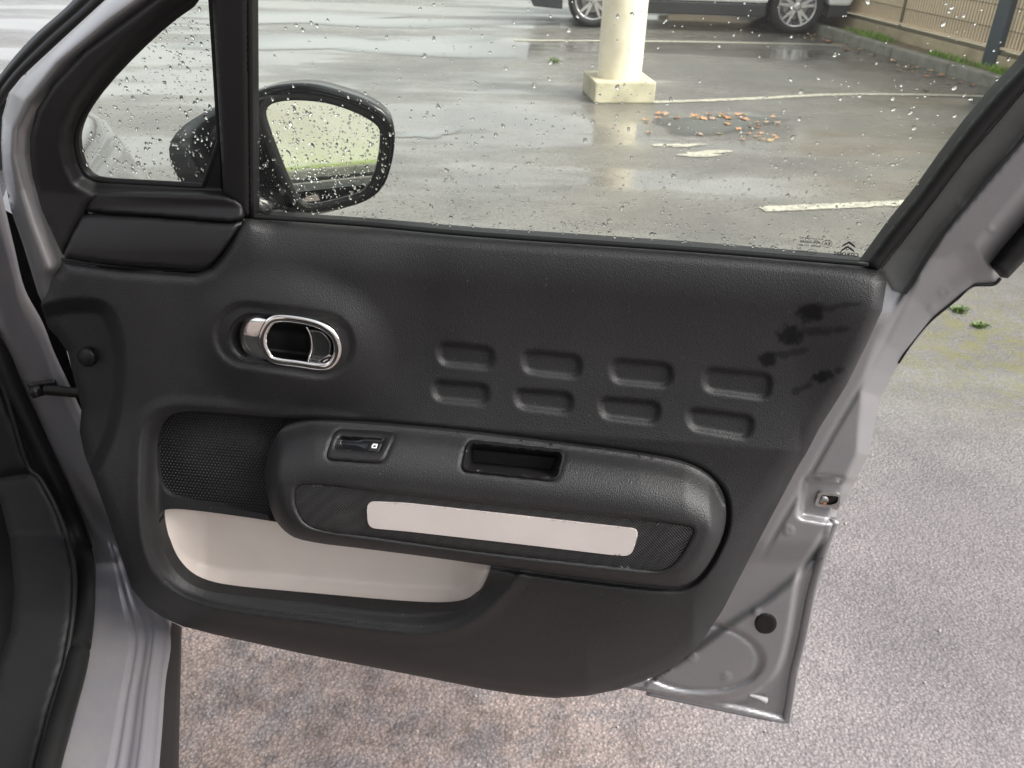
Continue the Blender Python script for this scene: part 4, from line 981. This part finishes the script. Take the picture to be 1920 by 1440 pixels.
fence = thing('fence', 'beige vertical slat fence panels with dark posts beyond the kerb', 'fence', tuple(fl(kl/2, .5, .2)))
FQ, FZ0, FZ1 = .45, .255, 2.05
box('bottom_rail', (S0, FQ-.03, .205), (S1, FQ+.04, .235), M_RAIL, fence, .004, FM)
box('bottom_rail', (S0, FQ-.05, .252), (S1, FQ-.012, .272), M_SLAT, fence, .004, FM)
pitch = .047
proto = None; ns = int((S1-S0)/pitch); nslat = 0; rest = bmesh.new()
sm = bmesh.new(); bmesh.ops.create_cube(sm, size=1)
for v in sm.verts: v.co = Vector((v.co.x*.034, v.co.y*.012, v.co.z*(FZ1-FZ0)))
bmesh.ops.bevel(sm, geom=[e for e in sm.edges if abs(e.verts[0].co.z-e.verts[1].co.z) > .1], offset=.005, segments=1, affect='EDGES')
sme = bpy.data.meshes.new('slat'); sm.to_mesh(sme); sm.free(); sme.materials.append(M_SLAT)
order = sorted(range(ns), key=lambda i: abs(S0+i*pitch-kl*.55))
for rank, i in enumerate(order):
    c = fl(S0+i*pitch, FQ, (FZ0+FZ1)/2); Mw = Matrix.Translation(Vector(c)) @ FM.to_3x3().to_4x4()
    if rank < 290:
        o = bpy.data.objects.new('slat', sme); COL.objects.link(o); o.parent = fence; o.matrix_parent_inverse = Matrix.Translation(-fence.location); o.matrix_basis = Mw
box('backing_sheet', (S0, FQ+.012, FZ0), (S1, FQ+.018, FZ1), M_RAIL, fence, 0, FM)
for z in (.42, .62, .82, 1.02, 1.22, 1.42, 1.62, 1.82): tube('wire', np.array([fl(S0, FQ-.012, z), fl(S1, FQ-.012, z)]), .004, M_RAIL, fence, n=6)
def fence_s(px, py):       # where a pixel column meets the fence plane
    p = at_plane(px, py, fl(0, FQ-.04, 0), kn); return float(np.dot(p-K1, kd))
sp_ = fence_s(1857, 118); box('fence_post', (sp_-.10, FQ-.07, .08), (sp_+.085, FQ+.06, 2.15), M_POST, fence, .01, FM)
sj = fence_s(1679, 70); box('fence_joint', (sj-.016, FQ-.03, .10), (sj+.016, FQ-.008, 2.05), M_RAIL, fence, .003, FM)

# grass along the kerb and small tufts
M_GRASS = simple('fresh_grass', (.20, .35, .04), .5, vary=.35, vscale=40); M_WEED = simple('dull_weed_green', (.095, .15, .035), .6, vary=.4, vscale=60); M_MOSS = simple('pale_moss', (.20, .24, .05), .9, vary=.3, vscale=80)
def blades(name, pts, h, mat, label=None, cat=None, kind=None, n=9, spread=.05):
    V = []; Fc = []
    for p, hh in pts:
        for _ in range(n):
            a_ = random.random()*6.28; r = random.random()*spread; q = np.asarray(p)+np.array([r*math.cos(a_), r*math.sin(a_), 0]); le = np.array([math.cos(a_), math.sin(a_), 0])*random.uniform(.2, .9)*hh
            s = np.array([-math.sin(a_), math.cos(a_), 0])*.004; k = len(V); ht = hh*random.uniform(.5, 1.1)
            V += [q-s, q+s, q+le*.4+EZ*ht*.7+s*.7, q+le*.4+EZ*ht*.7-s*.7, q+le+EZ*ht]; Fc += [(k, k+1, k+2, k+3), (k+3, k+2, k+4)]
    o = mesh(name, V, Fc, mat, None, False); tag(o, label, cat, None, kind); return o
gp = []
for i in range(620):
    s = random.uniform(0.6, S1); 
    if math.sin(s*2.3)+math.sin(s*5.1+1)+random.uniform(-1, 1) < -.3: continue
    gp.append((fl(s, random.uniform(.15, .36), .085), random.uniform(.02, .07)))
blades('grass', gp, .05, M_GRASS, 'bright green grass growing between kerb and fence', 'grass', 'stuff')
tuft = lambda px, py, h, lab: blades('grass_tuft', [(ground(px+random.uniform(-9, 9), py+random.uniform(-2, 2)), h*random.uniform(.6, 1)) for _ in range(9)], h, M_WEED, lab, 'grass', None, 10, .03)
tuft(1040, 116, .05, 'small green grass tuft on the asphalt left of the column'); tuft(1797, 583, .022, 'tiny green weed tuft on the asphalt right of the door frame'); tuft(1840, 612, .014, 'smaller green weed sprig beside the tuft right of the door')

# fallen leaves
M_LEAF = [simple('leaf_orange', (.38, .20, .10), .6, vary=.3, vscale=60), simple('leaf_brown', (.20, .11, .06), .7, vary=.3, vscale=60), simple('leaf_pink', (.33, .23, .175), .6, vary=.2, vscale=60), simple('leaf_yellow', (.32, .25, .12), .6, vary=.3, vscale=60)]
def leaf_mesh(mat, seed):
    rs = random.Random(seed); V = [(0, 0, .006)]; n = 14
    for i in range(n):
        th = 6.2832*i/n; r = (.5+.5*abs(math.cos(th*.5)))*(.8+.25*(i % 2))*rs.uniform(.85, 1.1); V.append((.05*r*math.cos(th), .034*r*math.sin(th), rs.uniform(.002, .016)))
    me = bpy.data.meshes.new('leaf'); me.from_pydata(V, [], [(0, 1+i, 1+(i+1) % n) for i in range(n)]); me.materials.append(mat); return me
LM = [leaf_mesh(M_LEAF[i % 4], i) for i in range(12)]
def leaf(p, sc, label, group):
    o = bpy.data.objects.new('fallen_leaf', random.choice(LM)); COL.objects.link(o); o.location = tuple(p); o.rotation_euler = (random.uniform(-.15, .15), random.uniform(-.15, .15), random.random()*6.28); o.scale = (sc, sc, sc)
    tag(o, label, 'leaf', group)
for i in range(46):
    px = random.gauss(1345, 70); py = 214+random.random()*12 if random.random() < .55 else random.uniform(215, 268)
    if random.random() < .4: px = random.uniform(1400, 1480); py = random.uniform(228, 268)
    px = min(max(px, 1205), 1482)
    leaf(ground(px, py)+EZ*.006, random.uniform(.5, .95), 'brown or orange fallen leaf lying around the puddle below the column', 'fallen leaves round the puddle')
for i in range(60):
    s = random.uniform(.1, kl); q = -abs(random.gauss(0, .16))-.03
    leaf(fl(s, q, .004), random.uniform(.5, 1.1), 'brown fallen leaf in the gutter along the kerb', 'fallen leaves along the kerb')
leaf(ground(1549, 80)+EZ*.01, 2.0, 'large bright orange leaf near the wheel of the white car', None); leaf(ground(1842, 158)+EZ*.006, 1.2, 'yellow orange leaf against the kerb at the right', None)
leaf(ground(1737, 171)+EZ*.006, 1.1, 'pale pink leaf just above the middle parking line', None)

# boundary wall behind the camera, seen in the door mirror
WMX = Matrix.Translation((2.0, -6.6, 0)) @ Matrix.Rotation(rad(-9), 4, 'Z')
wall = thing('boundary_wall', 'cream rendered wall reflected in the door mirror', 'wall', (2.0, -6.6, 0))
box('wall_face', (-10, -.3, 0), (13, 0, 3.0), simple('cream_wall_render', (.95, .90, .80), .8, vary=.05, vscale=2), wall, .01, WMX)
tag(box('verge', (-10, .005, 0), (13, .24, .07), simple('mossy_verge', (.26, .33, .08), .9, vary=.35, vscale=12, bump=.6, bscale=60), None, .01, WMX), kind='structure')
tag(box('verge_kerb', (-10, .245, 0), (13, .36, .08), M_KERB, None, .012, WMX), kind='structure')


# loose grit on the asphalt
V = []; Fc = []
for _ in range(70):
    px, py = random.uniform(330, 1920), random.uniform(560, 1440); p = ground(px, py); r = random.uniform(.0015, .0032)*(1.5 if random.random() < .1 else 1); k = len(V)
    for z in (0, .9):
        for i in range(5): th_ = 6.28*i/5+random.random()*.5; V.append(p+np.array([r*math.cos(th_)*(1-.35*z), r*math.sin(th_)*(1-.35*z), .001+r*z*random.uniform(.7, 1.1)]))
    Fc += [(k+i, k+(i+1) % 5, k+5+(i+1) % 5, k+5+i) for i in range(5)]+[tuple(k+5+i for i in range(5))]
tag(mesh('loose_grit', V, Fc, simple('pale_grit', (.34, .31, .28), .8, vary=.4, vscale=60), None, False), 'pale loose grit scattered on the near asphalt', 'grit', None, 'stuff')
